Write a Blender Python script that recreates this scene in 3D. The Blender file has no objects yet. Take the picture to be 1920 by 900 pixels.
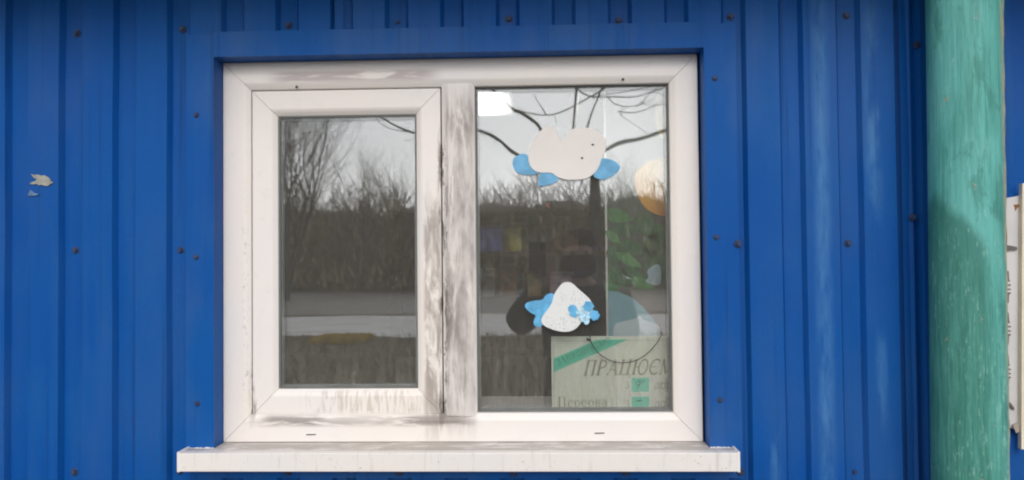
import bpy, bmesh, math, random
import numpy as np
from mathutils import Vector, Matrix

R = math.radians
sc = bpy.context.scene
col = sc.collection

# ------------------------------------------------------------------ camera
WZ = 1.573                                   # height of the window's centre
F = 1500.0 / 1920.0 * 36.0
CAM = Vector((0.17367, -1.66538, WZ - 0.02317))
YAW, PITCH, ROLL = 0.03752868, 0.02449839, 0.00983396
def rotm():
    return (Matrix.Rotation(YAW, 3, 'Z') @ Matrix.Rotation(PITCH, 3, 'X') @ Matrix.Rotation(ROLL, 3, 'Y'))
cam_d = bpy.data.cameras.new('camera'); cam = bpy.data.objects.new('camera', cam_d); col.objects.link(cam)
cam_d.sensor_width = 36.0; cam_d.lens = F; cam_d.clip_start = 0.02; cam_d.clip_end = 2000
Rw = rotm()
right, fwd, up = Rw @ Vector((1, 0, 0)), Rw @ Vector((0, 1, 0)), Rw @ Vector((0, 0, 1))
m = Matrix((right, up, -fwd)).transposed().to_4x4(); m.translation = CAM
cam.matrix_world = m
cam_d.dof.use_dof = True; cam_d.dof.focus_distance = 1.67; cam_d.dof.aperture_fstop = 8.0
sc.camera = cam

def at(x, y, Y):
    """photo pixel -> point of the place on the upright plane at depth Y"""
    d = Rw @ Vector(((x - 960) / 1500, 1, -(y - 450) / 1500))
    return CAM + d * ((Y - CAM.y) / d.y)

# ------------------------------------------------------------------ light
SUN_EL, SUN_AZ = 32.0, 176.0                 # degrees; azimuth clockwise from +Y
w = bpy.data.worlds.new('World'); sc.world = w; w.use_nodes = True
wn = w.node_tree; wn.nodes.clear()
sky = wn.nodes.new('ShaderNodeTexSky'); sky.sky_type = 'NISHITA'; sky.sun_disc = False
sky.sun_elevation = R(SUN_EL); sky.sun_rotation = R(SUN_AZ)
sky.air_density = 1.0; sky.dust_density = 0.8; sky.ozone_density = 1.0
hs = wn.nodes.new('ShaderNodeHueSaturation'); hs.inputs['Saturation'].default_value = 0.12
bg = wn.nodes.new('ShaderNodeBackground'); bg.inputs['Strength'].default_value = 0.15
wo = wn.nodes.new('ShaderNodeOutputWorld')
wn.links.new(sky.outputs[0], hs.inputs['Color']); wn.links.new(hs.outputs[0], bg.inputs[0]); wn.links.new(bg.outputs[0], wo.inputs[0])
sl = bpy.data.lights.new('sun', 'SUN'); sl.energy = 0.8; sl.angle = R(32); sl.color = (1.0, 0.95, 0.89)
sun = bpy.data.objects.new('sun', sl); col.objects.link(sun)
sd = Vector((math.sin(R(SUN_AZ)) * math.cos(R(SUN_EL)), math.cos(R(SUN_AZ)) * math.cos(R(SUN_EL)), math.sin(R(SUN_EL))))
sun.rotation_euler = (-sd).to_track_quat('-Z', 'Y').to_euler(); sun.location = sd * 30
sc.view_settings.view_transform = 'Standard'; sc.view_settings.look = 'None'
sc.view_settings.gamma = 1.0; sc.view_settings.use_curve_mapping = False
sc.view_settings.exposure = 0.51
sc.render.engine = 'CYCLES'
sc.cycles.filter_width = 2.1
sc.cycles.max_bounces = 7; sc.cycles.diffuse_bounces = 3; sc.cycles.glossy_bounces = 3; sc.cycles.transparent_max_bounces = 24
sc.cycles.use_denoising = True
sc.render.film_transparent = False

# ------------------------------------------------------------------ node helpers
class NT:
    def __init__(s, name):
        s.m = bpy.data.materials.new(name); s.m.use_nodes = True
        s.t = s.m.node_tree; s.t.nodes.clear()
        s.out = s.t.nodes.new('ShaderNodeOutputMaterial')
        s.tc = s.t.nodes.new('ShaderNodeTexCoord')
    def n(s, typ): return s.t.nodes.new(typ)
    def put(s, sock, v):
        if isinstance(v, bpy.types.NodeSocket): s.t.links.new(v, sock)
        elif isinstance(v, (tuple, list)) and len(v) == 3 and sock.type == 'RGBA': sock.default_value = (*v, 1)
        else: sock.default_value = v
    def obj(s): return s.tc.outputs['Object']
    def math(s, op, a, b=0.0, c=None, clamp=False):
        n = s.n('ShaderNodeMath'); n.operation = op; n.use_clamp = clamp
        s.put(n.inputs[0], a); s.put(n.inputs[1], b)
        if c is not None: s.put(n.inputs[2], c)
        return n.outputs[0]
    def mul(s, a, b): return s.math('MULTIPLY', a, b)
    def add(s, a, b): return s.math('ADD', a, b, clamp=True)
    def scale(s, vec, sx, sy, sz, off=(0, 0, 0)):
        n = s.n('ShaderNodeMapping'); s.put(n.inputs['Vector'], vec)
        n.inputs['Scale'].default_value = (sx, sy, sz); n.inputs['Location'].default_value = off
        return n.outputs[0]
    def noise(s, vec, sc_=5.0, det=4.0, rough=0.55, dist=0.0):
        n = s.n('ShaderNodeTexNoise'); s.put(n.inputs['Vector'], vec)
        n.inputs['Scale'].default_value = sc_; n.inputs['Detail'].default_value = det
        n.inputs['Roughness'].default_value = rough; n.inputs['Distortion'].default_value = dist
        return n.outputs['Fac']
    def ramp(s, f, a, b, lo=0.0, hi=1.0, smooth=True):
        n = s.n('ShaderNodeMapRange'); n.interpolation_type = 'SMOOTHSTEP' if smooth else 'LINEAR'
        s.put(n.inputs['Value'], f)
        for k, v in zip(('From Min', 'From Max', 'To Min', 'To Max'), (a, b, lo, hi)): n.inputs[k].default_value = v
        return n.outputs[0]
    def mix(s, f, a, b):
        n = s.n('ShaderNodeMix'); n.data_type = 'RGBA'
        s.put(n.inputs[0], f); s.put(n.inputs[6], a); s.put(n.inputs[7], b)
        return n.outputs[2]
    def xyz(s, vec=None):
        n = s.n('ShaderNodeSeparateXYZ'); s.put(n.inputs[0], vec or s.obj()); return n.outputs
    def band(s, v, c, h, soft):
        """1 inside |v-c|<h, soft edge"""
        d = s.math('ABSOLUTE', s.math('SUBTRACT', v, c))
        return s.ramp(d, h + soft, max(h - soft, 0.0))
    def bump(s, h, strength=0.2, dist=0.002):
        n = s.n('ShaderNodeBump'); n.inputs['Strength'].default_value = strength; n.inputs['Distance'].default_value = dist
        s.put(n.inputs['Height'], h); return n.outputs[0]
    def bsdf(s, color, rough=0.5, metal=0.0, normal=None, spec=0.5, emis=None):
        n = s.n('ShaderNodeBsdfPrincipled')
        s.put(n.inputs['Base Color'], color); s.put(n.inputs['Roughness'], rough); s.put(n.inputs['Metallic'], metal)
        s.put(n.inputs['Specular IOR Level'], spec)
        if normal is not None: s.put(n.inputs['Normal'], normal)
        if emis: n.inputs['Emission Color'].default_value = (*emis[0], 1); n.inputs['Emission Strength'].default_value = emis[1]
        s.t.links.new(n.outputs[0], s.out.inputs[0]); return s.m

def plain(name, c, rough=0.6, var=0.12, scale=25.0, metal=0.0, spec=0.4, bump=0.0):
    t = NT(name); f = t.noise(t.obj(), scale, 4)
    c2 = tuple(x * (1 - var) for x in c); c3 = tuple(min(1, x * (1 + var)) for x in c)
    nrm = t.bump(f, bump, 0.003) if bump else None
    return t.bsdf(t.mix(t.ramp(f, .3, .7), c2, c3), rough, metal, nrm, spec)

# ------------------------------------------------------------------ materials
def mat_blue(name, dusty=0.0):
    t = NT(name); o = t.obj(); x, y, z = t.xyz()
    n1 = t.noise(o, 3.0, 5); n2 = t.noise(t.scale(o, 40, 40, 2.2), 1.0, 4, .6); n3 = t.noise(o, 420, 2)
    c = t.mix(t.ramp(n1, .3, .7), (0.0026, 0.079, 0.340), (0.0045, 0.095, 0.360))
    c = t.mix(t.mul(t.ramp(n2, .5, .8), .35), c, (0.022, 0.115, 0.34))
    c = t.mix(t.mul(t.ramp(n3, .40, .70), .34), c, (0.003, 0.052, 0.23))
    # chalked streaks running down some ridges
    ns = t.noise(t.scale(o, 20, 1, 5.0), 1.0, 4, .55); nf = t.noise(t.scale(o, 70, 1, 14), 1.0, 6, .7)
    streak = t.mul(t.band(x, .736, .012, .012), t.ramp(ns, .30, .55))
    s2 = t.mul(t.mul(t.band(x, .838, .013, .012), t.band(z, WZ + .27, .19, .10)), t.ramp(ns, .42, .62))
    s3 = t.mul(t.mul(t.band(x, .632, .011, .010), t.band(z, WZ - .41, .07, .07)), t.ramp(ns, .40, .60))
    s4 = t.mul(t.mul(t.band(x, .846, .008, .008), t.band(z, WZ - .27, .08, .06)), t.ramp(ns, .40, .60))
    ch = t.add(t.add(streak, s2), t.add(s3, s4))
    c = t.mix(t.mul(t.mul(ch, t.ramp(nf, .15, .65)), .66), c, (0.085, 0.25, 0.52))
    # road dust lifted onto the sheet round the window
    nd = t.noise(t.scale(o, 7, 7, 3), 1.0, 5)
    c = t.mix(t.mul(t.ramp(nd, .40, .72), .16 + dusty), c, (0.085, 0.15, 0.29))
    sc2 = t.noise(t.scale(o, 320, 1, 8, (2, 0, 9)), 1.0, 3, .5)
    c = t.mix(t.mul(t.ramp(sc2, .70, .76), .25), c, (0.10, 0.20, 0.36))
    # a few dark run marks
    nr = t.noise(t.scale(o, 75, 1, 1.3), 1.0, 3)
    c = t.mix(t.mul(t.ramp(nr, .56, .74), .42), c, (0.006, 0.035, 0.13))
    return t.bsdf(c, t.ramp(n2, .2, .8, .38, .58), 0, t.bump(t.noise(o, 160, 3), .06, .001), .12)
BLUE = mat_blue('blue_paint'); BLUE_TRIM = mat_blue('blue_trim_paint', .14)

def mat_pvc(name):
    t = NT(name); o = t.obj(); x, y, z = t.xyz()
    base = t.mix(t.ramp(t.noise(o, 4, 3), .35, .65), (0.83, 0.785, 0.765), (0.86, 0.795, 0.745))
    vs = t.noise(t.scale(o, 42, 20, 5.0, (3, 0, 1)), 1.0, 7, .66, .9)       # smeared vertically
    vs2 = t.noise(t.scale(o, 110, 20, 16, (7, 0, 4)), 1.0, 6, .65, .8)
    hsn = t.noise(t.scale(o, 9, 20, 75, (1, 0, 5)), 1.0, 6, .62, .3)      # smeared sideways
    sp = t.noise(t.scale(o, 150, 150, 90), 1.0, 5, .7)                    # chipped specks
    # mullion: old sealant and hand grime
    mull = t.mul(t.band(x, .002, .031, .006), t.band(z, -.02, .33, .06))
    patch = t.ramp(t.noise(t.scale(o, 14, 20, 6, (5, 0, 2)), 1.0, 4, .6), .32, .60)
    g1 = t.mul(mull, t.mul(t.ramp(vs, .34, .60), t.math('MULTIPLY_ADD', patch, .75, .25)))
    c = t.mix(t.mul(mull, .22), base, (0.50, 0.44, 0.42))
    c = t.mix(t.mul(g1, .95), c, (0.27, 0.23, 0.22))
    g1b = t.mul(t.mul(mull, patch), t.ramp(vs2, .54, .66))
    c = t.mix(t.mul(g1b, .6), c, (0.20, 0.165, 0.155))
    # closing stile of the sash
    st = t.mul(t.band(x, -.056, .018, .006), t.band(z, -.13, .235, .07))
    c = t.mix(t.mul(t.mul(st, t.ramp(t.noise(t.scale(o, 50, 20, 11, (9, 0, 3)), 1.0, 7, .7, .8), .36, .58)), .85), c, (0.34, 0.285, 0.255))
    # dark specks along the gap between sash and mullion
    gpn = t.noise(t.scale(o, 90, 20, 17, (1, 0, 6)), 1.0, 5, .7, .6)
    gp = t.mul(t.band(x, -.0335, .0095, .005), t.band(z, -.05, .28, .05))
    c = t.mix(t.mul(t.mul(gp, t.ramp(gpn, .50, .60)), .9), c, (0.15, 0.115, 0.095))
    gp2 = t.mul(t.band(x, -.029, .010, .006), t.band(z, -.05, .29, .05))
    c = t.mix(t.mul(t.mul(gp2, t.ramp(sp, .58, .66)), .8), c, (0.24, 0.20, 0.16))
    # top rail smear
    tp = t.mul(t.band(z, .368, .011, .006), t.band(x, -.22, .17, .03))
    c = t.mix(t.mul(t.mul(tp, t.ramp(hsn, .34, .50)), .70), c, (0.38, 0.31, 0.31))
    # bottom rail smears
    bt = t.mul(t.band(z, -.3565, .010, .006), t.add(t.add(t.band(x, -.36, .06, .03), t.band(x, -.05, .07, .03)), t.mul(t.band(x, -.21, .10, .03), .6)))
    c = t.mix(t.mul(t.mul(bt, t.ramp(hsn, .36, .54)), .88), c, (0.27, 0.23, 0.21))
    # runs on the sash's lower rail
    dr = t.noise(t.scale(o, 130, 20, 22, (2, 0, 8)), 1.0, 5, .6, .6)
    lr = t.mul(t.band(z, -.318, .022, .006), t.band(x, -.20, .12, .04))
    c = t.mix(t.mul(t.mul(lr, t.ramp(dr, .46, .60)), .55), c, (0.52, 0.43, 0.36))
    # spotting on the left stile
    ls = t.mul(t.band(x, -.452, .006, .004), t.band(z, -.12, .20, .12))
    c = t.mix(t.mul(t.mul(ls, t.ramp(sp, .52, .66)), .6), c, (0.36, 0.32, 0.30))
    crn = t.add(t.mul(t.band(x, -.0385, .010, .008), t.band(z, -.335, .03, .02)), t.mul(t.band(x, -.438, .006, .005), t.band(z, -.30, .05, .03)))
    c = t.mix(t.mul(t.mul(crn, t.ramp(gpn, .42, .58)), .85), c, (0.17, 0.14, 0.12))
    # faint overall soiling
    c = t.mix(t.mul(t.ramp(t.noise(o, 30, 6, .7), .55, .8), .22), c, (0.55, 0.48, 0.43))
    return t.bsdf(c, .42, 0, t.bump(sp, .03, .001), .4)
PVC = mat_pvc('white_upvc')

def mat_sill():
    t = NT('white_sill_metal'); o = t.obj(); x, y, z = t.xyz()
    hsn = t.noise(t.scale(o, 14, 40, 80), 1.0, 6, .65, .3); sp = t.noise(o, 110, 4, .7)
    c = t.mix(t.ramp(t.noise(o, 3, 3), .35, .65), (0.82, 0.78, 0.765), (0.84, 0.785, 0.74))
    topm = t.ramp(y, -.085, -.06)
    c = t.mix(t.mul(t.mul(topm, t.ramp(hsn, .26, .56)), .80), c, (0.38, 0.335, 0.295))
    rn = t.noise(t.scale(o, 70, 1, 7, (4, 0, 2)), 1.0, 6, .65, .4)
    c = t.mix(t.mul(t.ramp(rn, .54, .70), .34), c, (0.46, 0.40, 0.34))
    c = t.mix(t.mul(t.ramp(sp, .63, .72), .60), c, (0.28, 0.24, 0.20))
    return t.bsdf(c, .4, 0, None, .4)
SILL = mat_sill()

def mat_green():
    t = NT('weathered_green_paint'); o = t.obj(); x, y, z = t.xyz()
    br = t.noise(t.scale(o, 210, 210, 9.0), 1.0, 7, .75); br2 = t.noise(t.scale(o, 260, 260, 40), 1.0, 5, .7)
    big = t.noise(t.scale(o, 9, 9, 4.0), 1.0, 4, .6, .4)
    c = t.mix(t.ramp(br, .32, .68), (0.042, 0.235, 0.20), (0.120, 0.45, 0.41))
    c = t.mix(t.mul(t.ramp(big, .42, .62), .55), c, (0.16, 0.52, 0.49))
    # older, darker coat low left, slanted edge; deepened to stand in for shade
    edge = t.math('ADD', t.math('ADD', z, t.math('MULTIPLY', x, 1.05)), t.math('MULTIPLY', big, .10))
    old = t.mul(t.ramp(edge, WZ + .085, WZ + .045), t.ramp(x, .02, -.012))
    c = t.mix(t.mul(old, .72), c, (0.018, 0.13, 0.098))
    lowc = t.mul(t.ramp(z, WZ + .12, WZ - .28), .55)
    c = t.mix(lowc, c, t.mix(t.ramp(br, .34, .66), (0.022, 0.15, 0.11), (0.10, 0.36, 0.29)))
    c = t.mix(t.mul(t.mul(t.ramp(br2, .56, .67), t.ramp(big, .42, .60)), .50), c, (0.34, 0.62, 0.53))
    pt = t.noise(t.scale(o, 22, 22, 7, (8, 3, 1)), 1.0, 6, .7, .5)
    c = t.mix(t.mul(t.ramp(pt, .54, .60), .40), c, (0.022, 0.150, 0.115))
    # chips to primer and rust along the right flank
    sp = t.noise(t.scale(o, 60, 60, 26), 1.0, 6, .7)
    rt = t.ramp(x, .038, .052)
    c = t.mix(t.mul(rt, t.ramp(sp, .34, .52)), c, (0.42, 0.42, 0.26))
    c = t.mix(t.mul(rt, t.ramp(sp, .56, .66)), c, (0.20, 0.095, 0.04))
    low = t.mul(t.ramp(x, .0, .04), t.ramp(z, WZ - .12, WZ - .30))
    c = t.mix(t.mul(low, t.ramp(sp, .50, .62)), c, (0.24, 0.55, 0.45))
    c = t.mix(t.mul(low, t.ramp(sp, .61, .70)), c, (0.20, 0.13, 0.07))
    ch = t.noise(t.scale(o, 34, 34, 22, (4, 2, 3)), 1.0, 5, .75)
    c = t.mix(t.mul(t.ramp(ch, .64, .67), .8), c, (0.36, 0.33, 0.24))
    return t.bsdf(c, t.ramp(br, .3, .7, .42, .62), 0, t.bump(t.math('ADD', br, br2), .35, .0015), .4)
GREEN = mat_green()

def mat_glass():
    t = NT('window_glass'); o = t.obj(); x, y, z = t.xyz()
    lw = t.n('ShaderNodeFresnel'); lw.inputs['IOR'].default_value = 1.45
    f = t.math('MULTIPLY_ADD', lw.outputs[0], 1.0, .052)
    tr = t.n('ShaderNodeBsdfTransparent'); tr.inputs[0].default_value = (.99, .995, .992, 1)
    gl = t.n('ShaderNodeBsdfGlossy'); gl.inputs['Roughness'].default_value = 0.0
    gl.inputs['Color'].default_value = (.97, .98, 1, 1)
    wav = t.noise(o, 3.0, 2)
    t.put(gl.inputs['Normal'], t.bump(wav, .02, .01))
    mx = t.n('ShaderNodeMixShader'); t.put(mx.inputs[0], f)
    t.t.links.new(tr.outputs[0], mx.inputs[1]); t.t.links.new(gl.outputs[0], mx.inputs[2])
    # thin film of dust and dried runs; its even haze lifts dark reflections
    df = t.n('ShaderNodeBsdfDiffuse'); df.inputs[0].default_value = (.60, .56, .50, 1)
    run = t.noise(t.scale(o, 90, 1, 9), 1.0, 5, .6, .3); spk = t.noise(o, 230, 2)
    lowm = t.ramp(z, -.12, -.30)
    d = t.math('MULTIPLY_ADD', t.mul(t.ramp(run, .46, .72), lowm), .05, .034)
    d = t.add(d, t.mul(t.ramp(spk, .75, .80), .25))
    m2 = t.n('ShaderNodeMixShader'); t.put(m2.inputs[0], d)
    t.t.links.new(mx.outputs[0], m2.inputs[1]); t.t.links.new(df.outputs[0], m2.inputs[2])
    t.t.links.new(m2.outputs[0], t.out.inputs[0]); return t.m
GLASS = mat_glass()

def mat_screw():
    t = NT('rusty_painted_screw'); o = t.obj()
    f = t.noise(o, 300, 4)
    return t.bsdf(t.mix(t.ramp(f, .4, .6), (0.010, 0.045, 0.15), (0.055, 0.045, 0.06)), .6, 0, None, .4)
SCREW = mat_screw()
GASKET = plain('grey_rubber', (0.16, 0.165, 0.16), .7)
SPACER = plain('dull_aluminium', (0.30, 0.32, 0.32), .5, metal=.5)
DARKHOLE = plain('dark_slot', (0.05, 0.045, 0.04), .9)
PAPERW = plain('white_foam', (0.78, 0.735, 0.71), .85, .03, 9)
PAPERB = plain('pale_blue_foam', (0.17, 0.42, 0.66), .8, .16, 26)
PAPERB2 = plain('bright_blue_foam', (0.13, 0.42, 0.70), .8, .18, 60)
def mat_lace():
    t = NT('pierced_white_foam'); o = t.obj()
    v = t.n('ShaderNodeTexVoronoi'); t.put(v.inputs['Vector'], o); v.inputs['Scale'].default_value = 230
    f = t.ramp(v.outputs['Distance'], .20, .34)
    n = t.ramp(t.noise(o, 26, 3), .38, .6)
    c = t.mix(t.mul(t.math('SUBTRACT', 1.0, f), t.math('MULTIPLY', n, .6)), (0.76, 0.765, 0.76), (0.26, 0.34, 0.36))
    return t.bsdf(c, .85, 0, t.bump(f, .4, .001), .3)
LACE = mat_lace()
SPECK = plain('fly_speck', (0.03, 0.025, 0.02), .7)
SIGNM = plain('cream_board', (0.93, 0.95, 0.83), .6, .03, 6)
SIGNP = plain('pale_sign_area', (0.95, 0.94, 0.88), .5, .03, 6)
RIBBON = plain('green_print', (0.12, 0.76, 0.54), .6, .06, 20)
CARD = plain('green_card', (0.20, 0.80, 0.62), .6, .05, 20)
INK = plain('faded_brown_ink', (0.43, 0.40, 0.33), .7, .15, 60)
INKL = plain('faded_light_ink', (0.47, 0.45, 0.37), .7, .12, 60)
INKG = plain('faded_green_ink', (0.045, 0.36, 0.25), .7, .1, 60)
INKD = plain('blue_black_ink', (0.03, 0.10, 0.12), .7)
SIGNE = plain('thin_print_line', (0.52, 0.54, 0.45), .7)
CORD = plain('black_cord', (0.018, 0.018, 0.02), .6)
WHITEP = plain('white_painted_metal', (0.66, 0.64, 0.65), .5, .06, 14)
CREAME = plain('cream_edge', (0.82, 0.74, 0.58), .5, .08, 20)
RUST = plain('rust', (0.24, 0.10, 0.035), .85, .4, 60)
LETTER = plain('black_print', (0.15, 0.14, 0.14), .7, .2, 40)
CHIP = plain('bare_primer', (0.32, 0.32, 0.28), .7, .2, 60)
CHIP_E = plain('old_paint_edge', (0.11, 0.19, 0.34), .7, .2, 60)
CONC = plain('concrete', (0.24, 0.23, 0.215), .9, .2, 6, bump=.4)
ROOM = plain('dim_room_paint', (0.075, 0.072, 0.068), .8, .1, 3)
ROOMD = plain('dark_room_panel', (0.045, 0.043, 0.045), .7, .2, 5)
WOOD = plain('shelf_board', (0.06, 0.045, 0.035), .6, .25, 12)

def mat_bark(name, a, b):
    t = NT(name); o = t.obj(); f = t.noise(t.scale(o, 14, 14, 4), 1.0, 5, .65)
    return t.bsdf(t.mix(t.ramp(f, .35, .65), a, b), .9, 0, t.bump(f, .6, .01), .2)
BARK = mat_bark('bare_bark', (0.085, 0.080, 0.074), (0.19, 0.18, 0.168))
def mat_scrub(name, cols, sc_):
    t = NT(name); o = t.obj(); f = t.noise(t.scale(o, sc_, sc_, sc_ * .8), 1.0, 4, .6); g_ = t.noise(t.scale(o, sc_ * 4, sc_ * 4, sc_ * 3, (5, 1, 2)), 1.0, 4, .65)
    c = t.mix(t.ramp(f, .36, .50), cols[0], cols[1]); c = t.mix(t.ramp(f, .54, .66), c, cols[2]); c = t.mix(t.ramp(g_, .40, .66), c, cols[3])
    return t.bsdf(c, .95, 0, None, .1)
TWIG = mat_scrub('thicket_twigs', ((.20, .185, .15), (.32, .30, .25), (.27, .18, .14), (.44, .41, .35)), .6)
TWIG2 = mat_scrub('dry_scrub', ((.10, .11, .06), (.40, .34, .22), (.33, .14, .10), (.52, .48, .38)), .45)

def mat_ground():
    t = NT('winter_ground'); o = t.obj(); x, y, z = t.xyz()
    n1 = t.noise(o, .55, 6, .6); n2 = t.noise(o, 6.0, 5, .65); n3 = t.noise(t.scale(o, .25, 1.2, 1), 1.0, 5, .6)
    c = t.mix(t.ramp(n1, .35, .65), (0.18, 0.165, 0.13), (0.30, 0.27, 0.21))
    c = t.mix(t.mul(t.ramp(n2, .4, .7), .5), c, (0.055, 0.048, 0.038))
    c = t.mix(t.mul(t.ramp(n3, .52, .62), .45), c, (0.19, 0.155, 0.075))
    return t.bsdf(c, .95, 0, t.bump(n2, .5, .05), .15)
GROUND = mat_ground()
def mat_snow():
    t = NT('old_snow'); o = t.obj(); f = t.noise(t.scale(o, .7, 1.6, 1), 1.0, 6, .6)
    return t.bsdf(t.mix(t.ramp(f, .35, .68), (0.93, 0.93, 0.94), (0.70, 0.68, 0.65)), .8, 0, t.bump(f, .4, .05), .3)
SNOW = mat_snow()
ROAD = plain('wet_grey_asphalt', (0.27, 0.265, 0.25), .75, .2, 2)
STRAW = plain('straw_yellow_grass', (0.62, 0.46, 0.10), .9, .2, 7)
WEED = plain('dead_weed', (0.27, 0.235, 0.17), .9, .35, 3)

# ------------------------------------------------------------------ mesh helpers
def mesh_obj(name, verts, faces, mat, parent=None, smooth=False, loc=None):
    me = bpy.data.meshes.new(name); me.from_pydata([tuple(v) for v in verts], [], faces); me.update()
    if smooth: me.polygons.foreach_set('use_smooth', [True] * len(me.polygons))
    if mat is not None: me.materials.append(mat)
    o = bpy.data.objects.new(name, me); col.objects.link(o)
    if loc: o.location = loc
    if parent: o.parent = parent
    return o
def fix_normals(o):
    bm = bmesh.new(); bm.from_mesh(o.data); bmesh.ops.recalc_face_normals(bm, faces=bm.faces); bm.to_mesh(o.data); bm.free(); return o
def bevel(o, wd=.002, seg=2):
    bm = bmesh.new(); bm.from_mesh(o.data); bmesh.ops.recalc_face_normals(bm, faces=bm.faces)
    bmesh.ops.bevel(bm, geom=list(bm.edges), offset=wd, segments=seg, affect='EDGES', profile=.6)
    bm.to_mesh(o.data); bm.free(); return o
def empty(name, loc=(0, 0, 0)):
    o = bpy.data.objects.new(name, None); o.location = loc; o.empty_display_size = .1; col.objects.link(o); return o
def tag(o, label, cat, group=None, kind=None):
    if label: o['label'] = label
    if cat: o['category'] = cat
    if group: o['group'] = group
    if kind: o['kind'] = kind
    return o
BOXF = [(0, 3, 2, 1), (4, 5, 6, 7), (0, 1, 5, 4), (1, 2, 6, 5), (2, 3, 7, 6), (3, 0, 4, 7)]
def boxv(x0, x1, y0, y1, z0, z1):
    return [(x0, y0, z0), (x1, y0, z0), (x1, y1, z0), (x0, y1, z0), (x0, y0, z1), (x1, y0, z1), (x1, y1, z1), (x0, y1, z1)]
def box(name, b, mat, parent=None, bev=0.0):
    o = mesh_obj(name, boxv(*b), BOXF, mat, parent)
    if bev: bevel(o, bev)
    return o
def slab(name, pts, y0, y1, mat, parent=None, org=(0, 0, 0), bev=0.0, smooth_iter=0):
    """outline in x,z given thickness from y0 (front) to y1"""
    p = [Vector((a, b)) for a, b in pts]
    for _ in range(smooth_iter):
        q = []
        for i in range(len(p)):
            a, b = p[i], p[(i + 1) % len(p)]; q += [a * .75 + b * .25, a * .25 + b * .75]
        p = q
    n = len(p)
    bm = bmesh.new()
    vs = [bm.verts.new((v.x - org[0], y0 - org[1], v.y - org[2])) for v in p]
    f = bm.faces.new(vs)
    r = bmesh.ops.extrude_face_region(bm, geom=[f])
    bmesh.ops.translate(bm, vec=(0, y1 - y0, 0), verts=[g for g in r['geom'] if isinstance(g, bmesh.types.BMVert)])
    bmesh.ops.recalc_face_normals(bm, faces=bm.faces)
    if bev:
        es = [e for e in bm.edges if abs(e.verts[0].co.y - (y0 - org[1])) < 1e-7 and abs(e.verts[1].co.y - (y0 - org[1])) < 1e-7]
        bmesh.ops.bevel(bm, geom=es, offset=bev, segments=2, affect='EDGES')
    bmesh.ops.triangulate(bm, faces=[f for f in bm.faces if len(f.verts) > 4])
    me = bpy.data.meshes.new(name); bm.to_mesh(me); bm.free(); me.materials.append(mat)
    o = bpy.data.objects.new(name, me); col.objects.link(o)
    if parent: o.parent = parent
    return o
def pix(pts, Y): return [(at(a, b, Y).x, at(a, b, Y).z) for a, b in pts]
class Tubes:
    def __init__(s): s.v = []; s.f = []
    def tube(s, pts, rad, n=6, cap=True):
        pts = [Vector(p) for p in pts]; base = len(s.v); k = len(pts)
        ref = None
        for i, p in enumerate(pts):
            t = (pts[min(i + 1, k - 1)] - pts[max(i - 1, 0)]).normalized()
            if ref is None: ref = t.orthogonal().normalized()
            ref = (ref - t * ref.dot(t)); ref = ref.normalized() if ref.length > 1e-6 else t.orthogonal().normalized()
            b = t.cross(ref); r = rad[i] if isinstance(rad, (list, tuple)) else rad
            for j in range(n):
                a = 2 * math.pi * j / n; s.v.append(tuple(p + (ref * math.cos(a) + b * math.sin(a)) * r))
        for i in range(k - 1):
            for j in range(n):
                a = base + i * n + j; b2 = base + i * n + (j + 1) % n
                s.f.append((a, b2, b2 + n, a + n))
        if cap:
            s.f.append(tuple(base + j for j in range(n))[::-1]); s.f.append(tuple(base + (k - 1) * n + j for j in range(n)))
    def build(s, name, mat, parent=None, smooth=True, org=(0, 0, 0)):
        v = s.v if org == (0, 0, 0) else [(a - org[0], b - org[1], c - org[2]) for a, b, c in s.v]
        return mesh_obj(name, v, s.f, mat, parent, smooth)

# ================================================================== SETTING: ground outside
g = mesh_obj('ground', [(-400, -400, 0), (400, -400, 0), (400, 300, 0), (-400, 300, 0)], [(0, 1, 2, 3)], GROUND); tag(g, 'brown winter ground', None, kind='structure')
p = box('pavement', (-4, 4.5, -1.2, -.03, -.10, .10), CONC); tag(p, 'concrete apron along the kiosk', None, kind='structure')
def strip(name, y0, y1, x0, x1, z, mat, amp, seed, label, kind='structure', n=90):
    rnd = random.Random(seed); vs = []; fs = []
    ph = [rnd.uniform(0, 6.3) for _ in range(6)]
    for i in range(n + 1):
        x = x0 + (x1 - x0) * i / n
        a = amp * (math.sin(x * .5 + ph[0]) + .6 * math.sin(x * 1.3 + ph[1]) + .4 * math.sin(x * 2.9 + ph[2]))
        b = amp * (math.sin(x * .4 + ph[3]) + .6 * math.sin(x * 1.6 + ph[4]) + .4 * math.sin(x * 3.3 + ph[5]))
        vs += [(x, y0 + a, z), (x, y1 + b, z)]
    for i in range(n): fs.append((2 * i, 2 * i + 2, 2 * i + 3, 2 * i + 1))
    o = mesh_obj(name, vs, fs, mat); tag(o, label, None, kind=kind); return fix_normals(o)
strip('road', -38, -21.5, -60, 60, .006, ROAD, .05, 1, 'grey asphalt road across from the kiosk')
strip('snow', -20.6, -14.4, -60, 60, .012, SNOW, .35, 2, 'band of old snow beside the road')
rnd = random.Random(11)
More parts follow.
